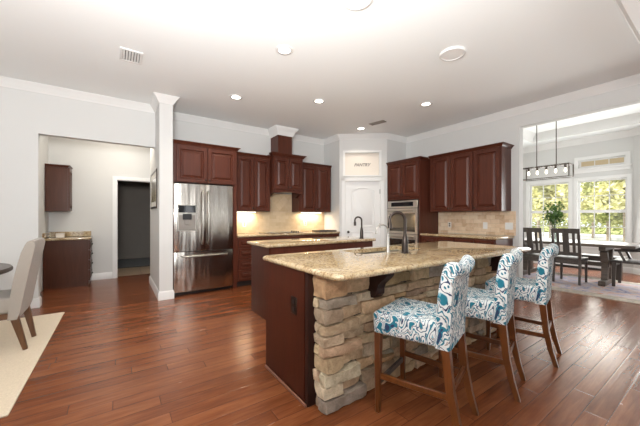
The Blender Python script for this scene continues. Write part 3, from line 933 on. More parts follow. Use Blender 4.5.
rm.build('rim', M['darkwood'], tr)
def outlet(name, label, cat, loc, rz, w, h, mat='plastic', kind='outlet', group=None):
    o = thing(name, label, cat, loc, rz, group)
    MB().box(-w / 2, w / 2, -0.006, 0, -h / 2, h / 2, 0.002).build('cover_plate', M[mat], o)
    ins = 'plastic' if mat == 'plastic' else 'black'
    n = max(1, round(w / 0.075))
    for k in range(n):
        cx = (k - (n - 1) / 2) * 0.046
        if kind == 'outlet':
            for z in (-0.02, 0.02):
                MB().box(cx - 0.014, cx + 0.014, -0.0085, -0.006, z - 0.013, z + 0.013, 0.001).build('socket', M[ins], o)
        else:
            MB().box(cx - 0.015, cx + 0.015, -0.009, -0.006, -0.033, 0.033, 0.001).build('rocker', M[ins], o)
    return o
for x, side in ((2.08, 'left of the cooktop'), (3.50, 'right of the cooktop')):
    outlet('outlet_plate', 'cream outlet plate on the back tiles ' + side, 'outlet', (x, 5.63, 1.10), 0, 0.075, 0.115, 'cream', group='outlets on the back tiles')

# under-cabinet lamps
for x0, w, who in ((1.98, 0.40, 'cabinet beside the refrigerator'), (3.50, 0.55, 'cabinet right of the hood')):
    u = thing('under_cabinet_light', 'slim lit strip lamp under the wall ' + who, 'lamp', (x0 + 0.1, 5.52, 1.332), group='strip lamps under the wall cabinets')
    MB().box(-w / 2, w / 2, -0.02, 0.02, 0.004, 0.017).build('housing', M['plastic'], u)
    MB().box(-w / 2 + 0.01, w / 2 - 0.01, -0.015, 0.015, 0.0, 0.004).build('diffuser', M['canlens'], u)
    l = add_light('strip_glow', 'AREA', (x0 + 0.1, 5.52, 1.325), 5.0, (1, 0.82, 0.58), target=(x0 + 0.1, 5.53, 0.9), shape='RECTANGLE', size=w - 0.03, size_y=0.03)

# ---- tall oven cabinet on the right wall (faces -x)
RZ = -PI / 2
t = thing('oven_cabinet', 'tall dark cherry cabinet housing the double oven', 'cabinet', (4.87, 4.415, 0), RZ)
w, d = 0.83, 0.625
ob = MB()
ob.box(0, w, 0.0, d, 1.60, 2.37); ob.box(0, w, 0.0, d, 0.10, 0.29); ob.box(0, 0.022, 0, d, 0.29, 1.60); ob.box(w - 0.022, w, 0, d, 0.29, 1.60)
ob.box(0.022, w - 0.022, d - 0.02, d, 0.29, 1.60)
ob.build('body', M['cherry'], t, 0)
MB().box(0, w, 0.07, d, 0, 0.10).build('toe_kick', M['toe'], t, 0)
door_part(t, 0.02, 0.407, 1.66, 2.35, knob=(0.382, 1.70)); door_part(t, 0.416, 0.81, 1.66, 2.35, knob=(0.442, 1.70))
door_part(t, 0.02, 0.81, 0.115, 0.28, rail=0.045, knob=(0.41, 0.20), name='drawer')
cab_crown(t, w, d, 2.365, False, True, ret=0.22)
o = thing('double_oven', 'stainless steel double wall oven with dark glass doors', 'oven', (4.862, 4.383, 0.295), RZ)
ow = 0.765
MB().box(0.0, ow, 0.005, 0.50, 0, 1.28).build('body', M['black'], o, 0)
MB().box(0, ow, -0.022, 0.004, 1.13, 1.28, 0.004).build('control_panel', M['ovensteel'], o)
MB().box(0.10, ow - 0.10, -0.0245, -0.0221, 1.165, 1.25).build('display', M['blackglass'], o)
for (z0, z1) in ((0.60, 1.12), (0.02, 0.59)):
    dpn = MB()
    dpn.box(0, 0.05, -0.03, 0.004, z0, z1); dpn.box(ow - 0.05, ow, -0.03, 0.004, z0, z1)
    dpn.box(0.05, ow - 0.05, -0.03, 0.004, z0, z0 + 0.05); dpn.box(0.05, ow - 0.05, -0.03, 0.004, z1 - 0.10, z1)
    dp = dpn.build('oven_door', M['ovensteel'], o, 0)
    MB().box(0.05, ow - 0.05, -0.026, 0.0, z0 + 0.05, z1 - 0.10).build('window_glass', M['ovenglass'], dp, 0)
    hb = MB().tube([(0.05, -0.075, z1 - 0.05), (ow - 0.05, -0.075, z1 - 0.05)], 0.013, 12)
    for x in (0.09, ow - 0.09): hb.tube([(x, -0.03, z1 - 0.05), (x, -0.075, z1 - 0.05)], 0.009, 8)
    hb.build('handle', M['nickel'], dp)
# ---- wall cabinets on the right wall
t = thing('upper_cabinet', 'dark cherry two-door wall cabinet next to the tall oven cabinet', 'cabinet', (5.15, 3.555, 1.34), RZ, 'wall cabinets')
MB().box(0, 0.872, 0, 0.346, 0, 1.07).build('body', M['cherry'], t, 0)
door_part(t, 0.045, 0.445, 0.012, 1.045, knob=(0.42, 0.06)); door_part(t, 0.452, 0.865, 0.012, 1.045, knob=(0.477, 0.06))
cab_crown(t, 0.872, 0.346, 1.055, False, False)
t = thing('upper_cabinet', 'dark cherry single-door wall cabinet nearest the breakfast room opening', 'cabinet', (5.15, 2.679, 1.34), RZ, 'wall cabinets')
MB().box(0, 0.455, 0, 0.346, 0, 1.07).build('body', M['cherry'], t, 0)
door_part(t, 0.008, 0.437, 0.012, 1.045, knob=(0.035, 0.06))
cab_crown(t, 0.455, 0.346, 1.055, False, True)
# ---- base run on the right wall
base_cabinet('dark cherry base cabinet beside the oven on the right wall', (4.90, 3.58, 0), RZ, 0.70, 0.595,
             [(0.03, 0.34, 0.70, 0.86), (0.35, 0.68, 0.70, 0.86)], 'base cabinets on the right wall', [(0.03, 0.34, 0.115, 0.69, 0.31), (0.35, 0.68, 0.115, 0.69, 0.38)])
base_cabinet('dark cherry base cabinet at the breakfast room end of the right counter', (4.90, 2.878, 0), RZ, 0.68, 0.595,
             [(0.02, 0.33, 0.70, 0.86), (0.34, 0.66, 0.70, 0.86)], 'base cabinets on the right wall', [(0.02, 0.33, 0.115, 0.69, 0.30), (0.34, 0.66, 0.115, 0.69, 0.37)])
tag(MB().box(4.87, 5.495, 2.17, 3.583, 0.88, 0.92, 0.012, 3).build('countertop', M['granite']), 'gold granite countertop along the right wall beside the oven', 'countertop')
tag(MB().box(5.482, 5.498, 2.15, 3.583, 0.921, 1.339).build('backsplash', M['tile_y'], smooth=0), 'travertine tile backsplash on the right wall', 'backsplash')
outlet('outlet_plate', 'cream outlet plate on the right tiles nearest the oven', 'outlet', (5.482, 3.33, 1.085), RZ, 0.075, 0.115, 'cream', group='plates on the right tiles')
outlet('outlet_plate', 'white outlet plate in the middle of the right tiles', 'outlet', (5.482, 2.64, 1.085), RZ, 0.078, 0.12, group='plates on the right tiles')
outlet('switch_plate', 'white double switch plate at the end of the right tiles', 'light switch', (5.482, 2.25, 1.085), RZ, 0.12, 0.12, kind='switch', group='plates on the right tiles')

# ================================================================== REFRIGERATOR
t = thing('refrigerator', 'stainless steel french door refrigerator with bottom freezer drawer', 'refrigerator', (0.725, 4.98, 0))
rw = 0.915
MB().box(0.004, rw - 0.004, 0.085, 0.62, 0.05, 1.745, 0.005).build('body', M['ventgrey'], t)
MB().box(0.01, rw - 0.01, 0.09, 0.6, 0.0, 0.05).build('base_grille', M['black'], t)
def fdoor(x0, x1, z0, z1, bow=0.016):
    mb = MB(); n = 10
    rows = []
    prof = [(x0, 0.08)] + [(x0 + (x1 - x0) * k / n, 0.02 - bow * (1 - ((x0 + (x1 - x0) * k / n) / rw * 2 - 1) ** 2)) for k in range(n + 1)] + [(x1, 0.08)]
    mb.prism(prof, lambda a, b, dd: (a, b, dd), z0, z1, 0.006)
    return mb
# left door has a cut for the dispenser: built round it
ld = fdoor(0, rw / 2 - 0.003, 0.695, 1.765).build('door', M['steel'], t, 25)
fdoor(rw / 2 + 0.003, rw, 0.695, 1.765).build('door', M['steel'], t, 25)
fz = fdoor(0, rw, 0.06, 0.685).build('freezer_drawer', M['steel'], t, 25)
for x in (rw / 2 - 0.045, rw / 2 + 0.045):
    pts = [(x, 0.0, 0.80), (x, -0.045, 0.83)] + [(x, -0.052 - 0.012 * math.sin(PI * k / 8), 0.86 + 0.74 * k / 8) for k in range(9)] + [(x, -0.045, 1.63), (x, 0.0, 1.66)]
    MB().tube(pts, 0.012, 10).build('handle', M['nickel'], t)
pts = [(0.10, 0.0, 0.62), (0.12, -0.045, 0.62)] + [(0.15 + 0.615 * k / 8, -0.05 - 0.012 * math.sin(PI * k / 8), 0.62) for k in range(9)] + [(0.795, -0.045, 0.62), (0.815, 0.0, 0.62)]
MB().tube(pts, 0.012, 10).build('handle', M['nickel'], t)
dz = MB().box(0.045, 0.325, -0.004, 0.02, 1.02, 1.43, 0.004)
dsp = dz.build('dispenser', M['nickel'], t)
MB().box(0.058, 0.312, -0.008, -0.003, 1.31, 1.42, 0.002).build('display', M['blackglass'], dsp)
MB().box(0.065, 0.305, -0.0065, -0.003, 1.06, 1.27, 0.002).build('recess', M['ventgrey'], dsp)
MB().box(0.12, 0.25, -0.022, -0.006, 1.20, 1.29, 0.004).build('spout', M['black'], dsp)
MB().box(0.15, 0.22, -0.016, -0.006, 1.12, 1.20, 0.003).build('paddle', M['ventgrey'], dsp)
MB().box(0.06, 0.31, -0.018, -0.003, 1.035, 1.06, 0.003).build('drip_tray', M['ventgrey'], dsp)

# ================================================================== BACK ISLAND
t = thing('kitchen_island', 'narrow dark cherry island in front of the cooktop counter', 'kitchen island', (1.47, 3.17, 0), group='kitchen islands')
MB().box(0.02, 1.70, 0, 0.54, 0.10, 0.88).build('body', M['cherry'], t, 0)
MB().box(0.02, 1.70, 0.05, 0.49, 0.0, 0.10).build('toe_kick', M['toe'], t, 0)
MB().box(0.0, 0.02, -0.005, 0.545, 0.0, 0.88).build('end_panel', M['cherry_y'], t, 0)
for x0, x1 in ((0.04, 0.45), (0.46, 0.87), (0.88, 1.28), (1.29, 1.69)):
    door_part(t, x0, x1, 0.115, 0.70, knob=(x1 - 0.03, 0.65))
tag(MB().box(1.42, 3.20, 3.12, 3.76, 0.88, 0.92, 0.015, 3).build('countertop', M['granite']), 'gold granite top of the narrow back island', 'countertop')

def faucet(name, label, loc, rz, H, R, r, mat, lever=True, drop=0.10):
    """gooseneck: spout goes to local +x"""
    f = thing(name, label, 'faucet', loc, rz, 'kitchen faucets')
    MB().lathe([(r * 2.6, 0), (r * 2.6, 0.006), (r * 2.1, 0.012), (r * 2.0, 0.10), (r * 1.6, 0.14), (r * 1.05, 0.165)], 18).build('body', M[mat], f)
    pts = [(0, 0, 0.11)] + [(0, 0, z) for z in (0.18, H - R)]
    for k in range(1, 13):
        a = PI * k / 12 * 1.05
        pts.append((R - R * math.cos(a), 0, H - R + R * math.sin(a)))
    MB().tube(pts, r, 12).build('neck', M[mat], f)
    e = Vector(pts[-1]); dirn = (Vector(pts[-1]) - Vector(pts[-2])).normalized()
    MB().tube([e, e + dirn * drop * 0.2, e + dirn * drop * 0.3, e + dirn * drop], [r * 1.05, r * 1.15, r * 1.45, r * 1.5], 12).build('spray_head', M[mat], f)
    if lever:
        MB().tube([(0, 0, 0.07), (0, -0.05, 0.075)], [r * 1.2, r * 1.1], 10).tube([(0, -0.045, 0.07), (0.0, -0.06, 0.14)], [r * 0.7, r * 0.5], 8).build('lever', M[mat], f)
    return f
# spouts turn away from the stool side
faucet('kitchen_faucet', 'dark bronze gooseneck faucet on the narrow back island', (3.03, 3.26, 0.92), math.radians(150), 0.32, 0.052, 0.0125, 'bronze', True, 0.07)

# ================================================================== FRONT ISLAND
IX0, IX1 = 1.015, 3.52
t = thing('kitchen_island', 'large island with stacked stone front and dark cherry end panel', 'kitchen island', (IX0, 1.48, 0), group='kitchen islands')
L = IX1 - IX0
ib = MB().box(0.02, L, 0.16, 0.72, 0.10, 0.64)
ib.box(0.02, 0.68, 0.16, 0.72, 0.64, 0.88); ib.box(1.60, L, 0.16, 0.72, 0.64, 0.88); ib.box(0.68, 1.60, 0.16, 0.34, 0.64, 0.88)
ib.build('body', M['cherry'], t, 0)
MB().box(0.02, L, 0.18, 0.66, 0.0, 0.10).build('toe_kick', M['toe'], t, 0)
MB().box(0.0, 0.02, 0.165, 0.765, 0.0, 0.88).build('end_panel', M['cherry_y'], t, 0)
MB().box(0.004, 0.10, 0.125, 0.165, 0.0, 0.88, 0.003).build('corner_post', M['corbel'], t, 0)  # same wood as the panel; its shade is put into this darker colour
MB().box(-0.012, 0.0, 0.13, 0.765, 0.0, 0.022, 0.004).build('shoe_moulding', M['shoe'], t)
for x0, x1 in ((0.04, 0.46), (0.47, 0.88)):
    dd = MB(Matrix.Translation((x1, 0.72, 0.115)) @ Matrix.Rotation(PI, 4, 'Z'))
    dd.rings(x1 - x0, 0.74, [(0, 0), (0, -0.018), (0.004, -0.022), (0.05, -0.022), (0.06, -0.012), (0.07, -0.012), (0.095, -0.02)])
    dd.build('door', M['cherry'], t, 20)
op = MB().box(-0.006, 0.0, 0.255, 0.335, 0.565, 0.685, 0.002).build('outlet_plate', M['bronze'], t)
for z in (0.60, 0.65):
    MB().box(-0.009, -0.006, 0.280, 0.310, z - 0.014, z + 0.014).build('socket', M['black'], op)

# stacked stone: courses of uneven ledge stones on the long face and wrapped round the corner
rnd = random.Random(11)
SC = [(0.72, 0.54, 0.345), (0.66, 0.475, 0.29), (0.76, 0.60, 0.405), (0.60, 0.42, 0.255), (0.50, 0.37, 0.25), (0.72, 0.53, 0.33),
      (0.62, 0.45, 0.28), (0.78, 0.63, 0.44), (0.60, 0.39, 0.21), (0.40, 0.33, 0.26)]
sbm = bmesh.new()
lay = sbm.loops.layers.float_color.new('stone')
def rough_block(x0, x1, y0, y1, z0, z1, col):
    """a split-face stone: gridded block with jittered, chipped edges"""
    nx = max(2, int((x1 - x0) / 0.045)); ny = max(2, int((y1 - y0) / 0.045)); nz = max(2, int((z1 - z0) / 0.035))
    vs = {}
    ph = [rnd.uniform(0, 6.28) for _ in range(4)]
    tilt = rnd.uniform(-0.006, 0.006)
    def V(i, j, k):
        key = (i, j, k)
        if key in vs: return vs[key]
        x = x0 + (x1 - x0) * i / nx; y = y0 + (y1 - y0) * j / ny; z = z0 + (z1 - z0) * k / nz
        ex, ey, ez = i in (0, nx), j in (0, ny), k in (0, nz)
        cx, cy, cz = (x0 + x1) / 2, (y0 + y1) / 2, (z0 + z1) / 2
        c = ex + ey + ez
        p = Vector((x, y, z))
        if c >= 2:
            q = 0.0045 if c == 2 else 0.006
            q *= rnd.uniform(0.3, 1.6)
            if ex: p.x += q if i == 0 else -q
            if ey: p.y += q if j == 0 else -q
            if ez: p.z += q * 0.7 if k == 0 else -q * 0.7
        a = 0.0045
        p += Vector((rnd.uniform(-a, a), rnd.uniform(-a, a), rnd.uniform(-a, a) * 0.6))
        p.z += tilt * (x - cx) * 10 * 0.3 + 0.003 * math.sin(x * 17 + ph[0])
        if j == 0: p.y += 0.008 * math.sin(x * 23 + ph[1]) * math.sin(z * 31 + ph[2])
        if i == 0: p.x += 0.006 * math.sin(y * 29 + ph[3])
        vs[key] = sbm.verts.new(p)
        return vs[key]
    def F_(a, b, c, d):
        f = sbm.faces.new([a, b, c, d])
        f.smooth = True
        for lp in f.loops: lp[lay] = (*col, 1)
    for i in range(nx):
        for k in range(nz):
            F_(V(i, 0, k), V(i + 1, 0, k), V(i + 1, 0, k + 1), V(i, 0, k + 1))
            F_(V(i + 1, ny, k), V(i, ny, k), V(i, ny, k + 1), V(i + 1, ny, k + 1))
    for j in range(ny):
        for k in range(nz):
            F_(V(0, j + 1, k), V(0, j, k), V(0, j, k + 1), V(0, j + 1, k + 1))
            F_(V(nx, j, k), V(nx, j + 1, k), V(nx, j + 1, k + 1), V(nx, j, k + 1))
    for i in range(nx):
        for j in range(ny):
            F_(V(i, j + 1, 0), V(i + 1, j + 1, 0), V(i + 1, j, 0), V(i, j, 0))
            F_(V(i, j, nz), V(i + 1, j, nz), V(i + 1, j + 1, nz), V(i, j + 1, nz))
def stone_col():
    c = rnd.choice(SC); g = rnd.uniform(0.85, 1.15)
    return tuple(min(1, q * g * rnd.uniform(0.96, 1.04)) for q in c)
X0, X1 = 0.052, L - 0.01          # local to the island
z = 0.004
flip = False
while z < 0.868:
    h_ = rnd.uniform(0.066, 0.108)
    if z + h_ > 0.82: h_ = 0.876 - z
    x = X0
    first = True
    while x < X1 - 0.01:
        ln = rnd.uniform(0.12, 0.38)
        if first: ln = rnd.uniform(0.13, 0.2) if flip else rnd.uniform(0.26, 0.36)
        if X1 - (x + ln) < 0.10: ln = X1 - x
        proud = rnd.uniform(-0.004, 0.020)
        za, zb = z + 0.0015, z + h_ - 0.0035
        if first:
            # corner stone, wraps to the end face
            xo = rnd.uniform(0.0, 0.012)
            if flip:
                rough_block(x - xo, x + ln - 0.004, -0.014, 0.122, za, zb, stone_col())
            else:
                rough_block(x - xo, x + ln - 0.004, -0.014, 0.07, za, zb, stone_col())
                rough_block(x - rnd.uniform(0.0, 0.012), x + 0.12, 0.072, 0.122, za, zb, stone_col())
        elif rnd.random() < 0.3 and h_ > 0.08:
            m_ = z + h_ * rnd.uniform(0.4, 0.6)
            rough_block(x + 0.001, x + ln - 0.004, 0.03 - proud, 0.12, za, m_ - 0.0015, stone_col())
            rough_block(x + 0.001, x + ln - 0.004, 0.03 - rnd.uniform(-0.004, 0.020), 0.12, m_ + 0.002, zb, stone_col())
        else:
            rough_block(x + 0.001, x + ln - 0.004, 0.03 - proud, 0.12, za, zb, stone_col())
        x += ln; first = False
    z += h_; flip = not flip
bmesh.ops.recalc_face_normals(sbm, faces=sbm.faces)
me = bpy.data.meshes.new('stone_cladding'); sbm.to_mesh(me); sbm.free()
me.materials.append(M['stone'])
me.set_sharp_from_angle(angle=math.radians(48))
so = bpy.data.objects.new('stone_cladding', me); C.objects.link(so); so.parent = t
MB().box(0.10, L - 0.02, 0.06, 0.16, 0.0, 0.875).build('mortar_bed', M['mortar'], t, 0)
# wooden corbels under the overhang
for cx in (0.50, 1.39, 2.28):
    prof = [(0.045, 0.878), (-0.135, 0.878), (-0.135, 0.845), (-0.115, 0.825), (-0.085, 0.80), (-0.055, 0.775), (-0.04, 0.74), (-0.045, 0.705), (-0.02, 0.675), (0.045, 0.665)]
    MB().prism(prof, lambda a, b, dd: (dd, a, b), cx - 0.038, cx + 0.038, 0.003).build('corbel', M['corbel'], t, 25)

# granite top with a sink cut-out
SX0, SX1, SY0, SY1 = 1.74, 2.56, 1.85, 2.17
TX0, TX1, TY0, TY1 = 0.985, 3.60, 1.25, 2.285
gm = bmesh.new()
def rect(x0, x1, y0, y1, z, r, n=5):
    out = []
    for cx, cy, a0 in ((x1 - r, y0 + r, -PI / 2), (x1 - r, y1 - r, 0), (x0 + r, y1 - r, PI / 2), (x0 + r, y0 + r, PI)):
        for k in range(n + 1):
            a = a0 + PI / 2 * k / n
            out.append((cx + r * math.cos(a), cy + r * math.sin(a), z))
    return out
def loop(p): return [gm.verts.new(q) for q in p]
def strip(a, b):
    n = len(a)
    for i in range(n): gm.faces.new([a[i], a[(i + 1) % n], b[(i + 1) % n], b[i]])
e = 0.02
outer = []
for k in range(7):
    a = -PI / 2 + PI * k / 6
    outer.append(loop(rect(TX0 + e - e * math.cos(a), TX1 - e + e * math.cos(a), TY0 + e - e * math.cos(a), TY1 - e + e * math.cos(a), 0.90 + e * math.sin(a), 0.05)))
for a, b in zip(outer, outer[1:]): strip(a, b)
inn_t = loop(rect(SX0, SX1, SY0, SY1, 0.92, 0.04)); inn_b = loop(rect(SX0, SX1, SY0, SY1, 0.88, 0.04))
strip(outer[-1], inn_t); strip(inn_t, inn_b); strip(inn_b, outer[0])
bmesh.ops.recalc_face_normals(gm, faces=gm.faces)
me = bpy.data.meshes.new('countertop'); gm.to_mesh(me); gm.free()
me.polygons.foreach_set('use_smooth', [True] * len(me.polygons)); me.set_sharp_from_angle(angle=math.radians(40))
me.materials.append(M['granite'])
cto = bpy.data.objects.new('countertop', me); C.objects.link(cto)
tag(cto, 'large polished gold granite top of the stone-fronted island', 'countertop')
sk = thing('sink', 'undermount steel sink in the large granite island top', 'sink', (SX0, SY0, 0.66))
sm = MB()
wS, dS = SX1 - SX0, SY1 - SY0
sm.box(0.0, wS, 0.0, dS, 0.0, 0.012); sm.box(-0.012, 0.0, -0.012, dS + 0.012, 0.0, 0.219); sm.box(wS, wS + 0.012, -0.012, dS + 0.012, 0.0, 0.219)
sm.box(0, wS, -0.012, 0, 0, 0.219); sm.box(0, wS, dS, dS + 0.012, 0, 0.219)
sm.build('basin', M['nickel'], sk)
MB().lathe([(0.04, 0.012), (0.04, 0.016), (0.03, 0.015)], 18, (wS / 2, dS / 2, 0)).build('drain', M['nickel'], sk)
faucet('kitchen_faucet', 'tall dark bronze gooseneck faucet on the large stone-fronted island', (2.10, 1.70, 0.92), math.radians(145), 0.36, 0.068, 0.0140, 'bronze', True, 0.06)
faucet('water_faucet', 'slim silver gooseneck faucet beside the island sink', (2.02, 1.825, 0.92), math.radians(150), 0.25, 0.055, 0.0065, 'faucetsilver', False, 0.02)

# ================================================================== BAR STOOLS
def make_stool(label):
    t = thing('bar_stool', label, 'bar stool', group='bar stools at the island')
    # upholstered seat, a little narrower at the back, slightly domed on top
    mb = MB().box(-0.222, 0.222, -0.22, 0.215, 0.505, 0.640, 0.022, 4)
    for v in mb.bm.verts:
        if v.co.z > 0.60: v.co.z += 0.012 * (1 - (v.co.x / 0.23) ** 2)
        v.co.x *= 1 - 0.13 * (0.215 - v.co.y) / 0.435
    mb.build('seat', M['ikat'], t, 60)
    # back: side profile (y, z) swept across x, rolled top, ears at the corners
    front = [(-0.158, 0.50), (-0.162, 0.64), (-0.170, 0.74), (-0.182, 0.84), (-0.198, 0.91), (-0.212, 0.945)]
    c = Vector((-0.255, 0.938)); r = 0.043
    roll = [(c.x + r * math.cos(math.radians(15 + 22.5 * k)), c.y + r * math.sin(math.radians(15 + 22.5 * k))) for k in range(11)]
    back = [(-0.268, 0.885), (-0.262, 0.84), (-0.254, 0.74), (-0.248, 0.64), (-0.242, 0.50)]
    P = front + roll + back
    nb = 14
    bmk = MB()
    rows = []
    for i in range(nb + 1):
        u = -1 + 2 * i / nb
        row = []
        for (y, z) in P:
            f = max(0, (z - 0.64) / 0.34)
            zz = z + f * 0.020 * (math.cos(PI * u * 1.0) * -0.6 + 0.1)      # raised ears, dipped middle
            yy = y - 0.010 * f * (1 - u * u)
            if abs(u) == 1:
                yy += (-0.205 - yy) * 0.12
            row.append(bmk._v(((0.192 + 0.012 * f) * u, yy, zz)))
        rows.append(row)
    k = len(P)
    for a, b in zip(rows, rows[1:]):
        for j in range(k):
            bmk.bm.faces.new([a[j], a[(j + 1) % k], b[(j + 1) % k], b[j]])
    bmk.bm.faces.new(rows[0][::-1]); bmk.bm.faces.new(rows[-1])
    bmk.build('backrest', M['ikat'], t, 50)
    for sx in (-1, 1):
        MB().bar((sx * 0.198, 0.188, 0.0), (sx * 0.196, 0.185, 0.51), 0.028, 0.028, 0.042, 0.042, b=0.003).build('leg', M['stoolwood'], t)
    for sx in (-1, 1):
        lg = MB()
        pts = [(sx * 0.166, -0.305, 0.0), (sx * 0.168, -0.268, 0.13), (sx * 0.168, -0.238, 0.28), (sx * 0.168, -0.215, 0.51)]
        ws = [0.030, 0.037, 0.042, 0.046]
        rr = []
        for (x, y, z), w_ in zip(pts, ws):
            rr.append([lg._v((x + a * w_ / 2, y + b * w_ / 2, z)) for a, b in ((-1, -1), (1, -1), (1, 1), (-1, 1))])
        for a, b in zip(rr, rr[1:]):
            for q in range(4): lg.bm.faces.new([a[q], a[(q + 1) % 4], b[(q + 1) % 4], b[q]])
        lg.bm.faces.new(rr[0][::-1]); lg.bm.faces.new(rr[-1])
        lg.build('leg', M['stoolwood'], t, 40)
    for sx in (-1, 1):
        MB().bar((sx * 0.196, 0.185, 0.235), (sx * 0.168, -0.24, 0.235), 0.020, 0.036, b=0.003).build('stretcher', M['stoolwood'], t)
    MB().bar((-0.196, 0.187, 0.19), (0.196, 0.187, 0.19), 0.020, 0.036, b=0.003).build('footrest', M['darkwood'], t)
    MB().bar((-0.168, -0.24, 0.27), (0.168, -0.24, 0.27), 0.020, 0.036, b=0.003).build('stretcher', M['stoolwood'], t)
    return t
s1 = make_stool('blue ikat bar stool nearest the camera, at the stone corner of the island')
s2 = copy_tree(s1); s2['label'] = 'middle one of three blue ikat bar stools at the island'
s3 = copy_tree(s1); s3['label'] = 'blue ikat bar stool at the far end of the island beside the breakfast room'
for s, (x, y), a in ((s1, (1.609, 1.195), 17), (s2, (2.303, 1.195), 15), (s3, (3.088, 1.205), 12)):
    s.location = (x, y, 0); s.rotation_euler = (0, 0, math.radians(a))

# ================================================================== BREAKFAST ROOM
ru = MB().box(-0.94, 0.94, -1.65, 1.65, 0.0, 0.012, 0.003)
ruo = ru.build('area_rug', M['persian']); ruo.location = (7.02, 1.70, 0)
tag(ruo, 'faded medallion rug under the dark breakfast table', 'rug')
t = thing('dining_table', 'long weathered wood trestle table by the breakfast room windows', 'table', (7.42, 1.93, 0.012))
MB().box(-0.48, 0.48, -0.95, 0.95, 0.70, 0.75, 0.006).build('tabletop', M['tablewood'], t)
for yy in (-0.52, 0.74):
    tm = MB().box(-0.36, 0.36, yy - 0.05, yy + 0.05, 0.0, 0.085, 0.008)
    tm.box(-0.33, 0.33, yy - 0.045, yy + 0.045, 0.62, 0.70, 0.006)
    for sx in (-1, 1):
        tm.bar((sx * 0.13, yy, 0.08), (sx * 0.09, yy, 0.36), 0.11, 0.09); tm.bar((sx * 0.09, yy, 0.34), (sx * 0.20, yy, 0.61), 0.11, 0.09, 0.10, 0.09)
    tm.box(-0.17, 0.17, yy - 0.04, yy + 0.04, 0.30, 0.40)
    tm.build('trestle', M['tablewood'], t, 30)
MB().box(-0.035, 0.035, -0.48, 0.70, 0.31, 0.39).build('stretcher', M['tablewood'], t)

def make_dchair(label, group):
    """faces local +y; slat back"""
    t = thing('dining_chair', label, 'chair', group=group)
    MB().box(-0.215, 0.215, -0.20, 0.24, 0.435, 0.47, 0.008, 2).build('seat', M['darkwood'], t)
    fr = MB()
    fr.box(-0.19, 0.19, 0.195, 0.215, 0.36, 0.435); fr.box(-0.19, 0.19, -0.19, -0.17, 0.36, 0.435)
    fr.box(-0.20, -0.18, -0.19, 0.215, 0.36, 0.435); fr.box(0.18, 0.20, -0.19, 0.215, 0.36, 0.435)
    fr.build('seat_frame', M['darkwood'], t, 0)
    for sx in (-1, 1):
        MB().bar((sx * 0.185, 0.20, 0), (sx * 0.185, 0.20, 0.44), 0.030, 0.030, 0.04, 0.04).build('leg', M['darkwood'], t, 30)
    for sx in (-1, 1):
        MB().bar((sx * 0.19, -0.225, 0), (sx * 0.19, -0.18, 0.45), 0.030, 0.032, 0.04, 0.045).build('leg', M['darkwood'], t, 30)
    b = lambda f: -0.185 - 0.085 * f
    for sx in (-1, 1):
        MB().bar((sx * 0.19, b(0), 0.45), (sx * 0.19, b(1), 1.00), 0.04, 0.04, 0.04, 0.028).build('back_post', M['darkwood'], t, 30)
    MB().hexa([(-0.21, b(0.86) - 0.012, 0.925), (0.21, b(0.86) - 0.012, 0.925), (0.21, b(0.86) + 0.012, 0.925), (-0.21, b(0.86) + 0.012, 0.925)],
              [(-0.21, b(1) - 0.012, 1.015), (0.21, b(1) - 0.012, 1.015), (0.21, b(1) + 0.012, 1.015), (-0.21, b(1) + 0.012, 1.015)], 0.004).build('top_rail', M['darkwood'], t, 30)
    MB().bar((-0.18, b(0.18), 0.55), (0.18, b(0.18), 0.55), 0.02, 0.06).build('lower_rail', M['darkwood'], t, 30)
    for x, w in ((-0.115, 0.042), (0.0, 0.095), (0.115, 0.042)):
        MB().bar((x, b(0.18), 0.56), (x, b(0.88), 0.935), w, 0.014, up=(0, 1, 0)).build('back_slat', M['darkwood'], t, 30)
    return t
d1 = make_dchair('dark slat-back chair at the table, right of its twin', 'slat-back chairs at the breakfast table')
d1['label'] = 'dark slat-back chair at the table below the wall between the windows'
d1.location = (7.03, 1.84, 0.016); d1.rotation_euler = (0, 0, math.radians(-90))
d2 = copy_tree(d1); d2['label'] = 'dark slat-back chair at the table nearest the granite counter'
d2.location = (6.94, 2.37, 0.016); d2.rotation_euler = (0, 0, math.radians(-93))
# armchair at the near end
t = thing('armchair', 'dark wood armchair at the right end of the breakfast table', 'chair', (7.45, 1.06, 0.016), 0)
MB().box(-0.25, 0.25, -0.24, 0.26, 0.42, 0.46, 0.008, 2).build('seat', M['darkwood'], t)
MB().box(-0.235, 0.235, 0.215, 0.235, 0.35, 0.42).build('seat_frame', M['darkwood'], t, 0)
for sx in (-1, 1):
    MB().bar((sx * 0.225, 0.225, 0), (sx * 0.225, 0.215, 0.42), 0.04, 0.04, 0.05, 0.05).build('leg', M['darkwood'], t, 30)
    MB().bar((sx * 0.21, -0.27, 0), (sx * 0.22, -0.21, 0.42), 0.035, 0.035, 0.045, 0.045).build('leg', M['darkwood'], t, 30)
    MB().bar((sx * 0.24, 0.08, 0.45), (sx * 0.255, 0.155, 0.635), 0.035, 0.035).build('arm_post', M['darkwood'], t, 30)
    MB().tube([(sx * 0.255, 0.21, 0.635), (sx * 0.258, 0.12, 0.645), (sx * 0.25, -0.08, 0.65), (sx * 0.235, -0.265, 0.67)], [0.02, 0.024, 0.02, 0.018], 8).build('armrest', M['darkwood'], t)
    MB().bar((sx * 0.21, -0.215, 0.44), (sx * 0.21, -0.32, 1.0), 0.04, 0.035).build('back_post', M['darkwood'], t, 30)
MB().bar((-0.23, -0.313, 0.96), (0.23, -0.313, 0.96), 0.025, 0.10).build('top_rail', M['darkwood'], t, 30)
for x in (-0.12, -0.04, 0.04, 0.12):
    MB().bar((x, -0.225, 0.46), (x, -0.305, 0.93), 0.04, 0.014, up=(0, 1, 0)).build('back_slat', M['darkwood'], t, 30)
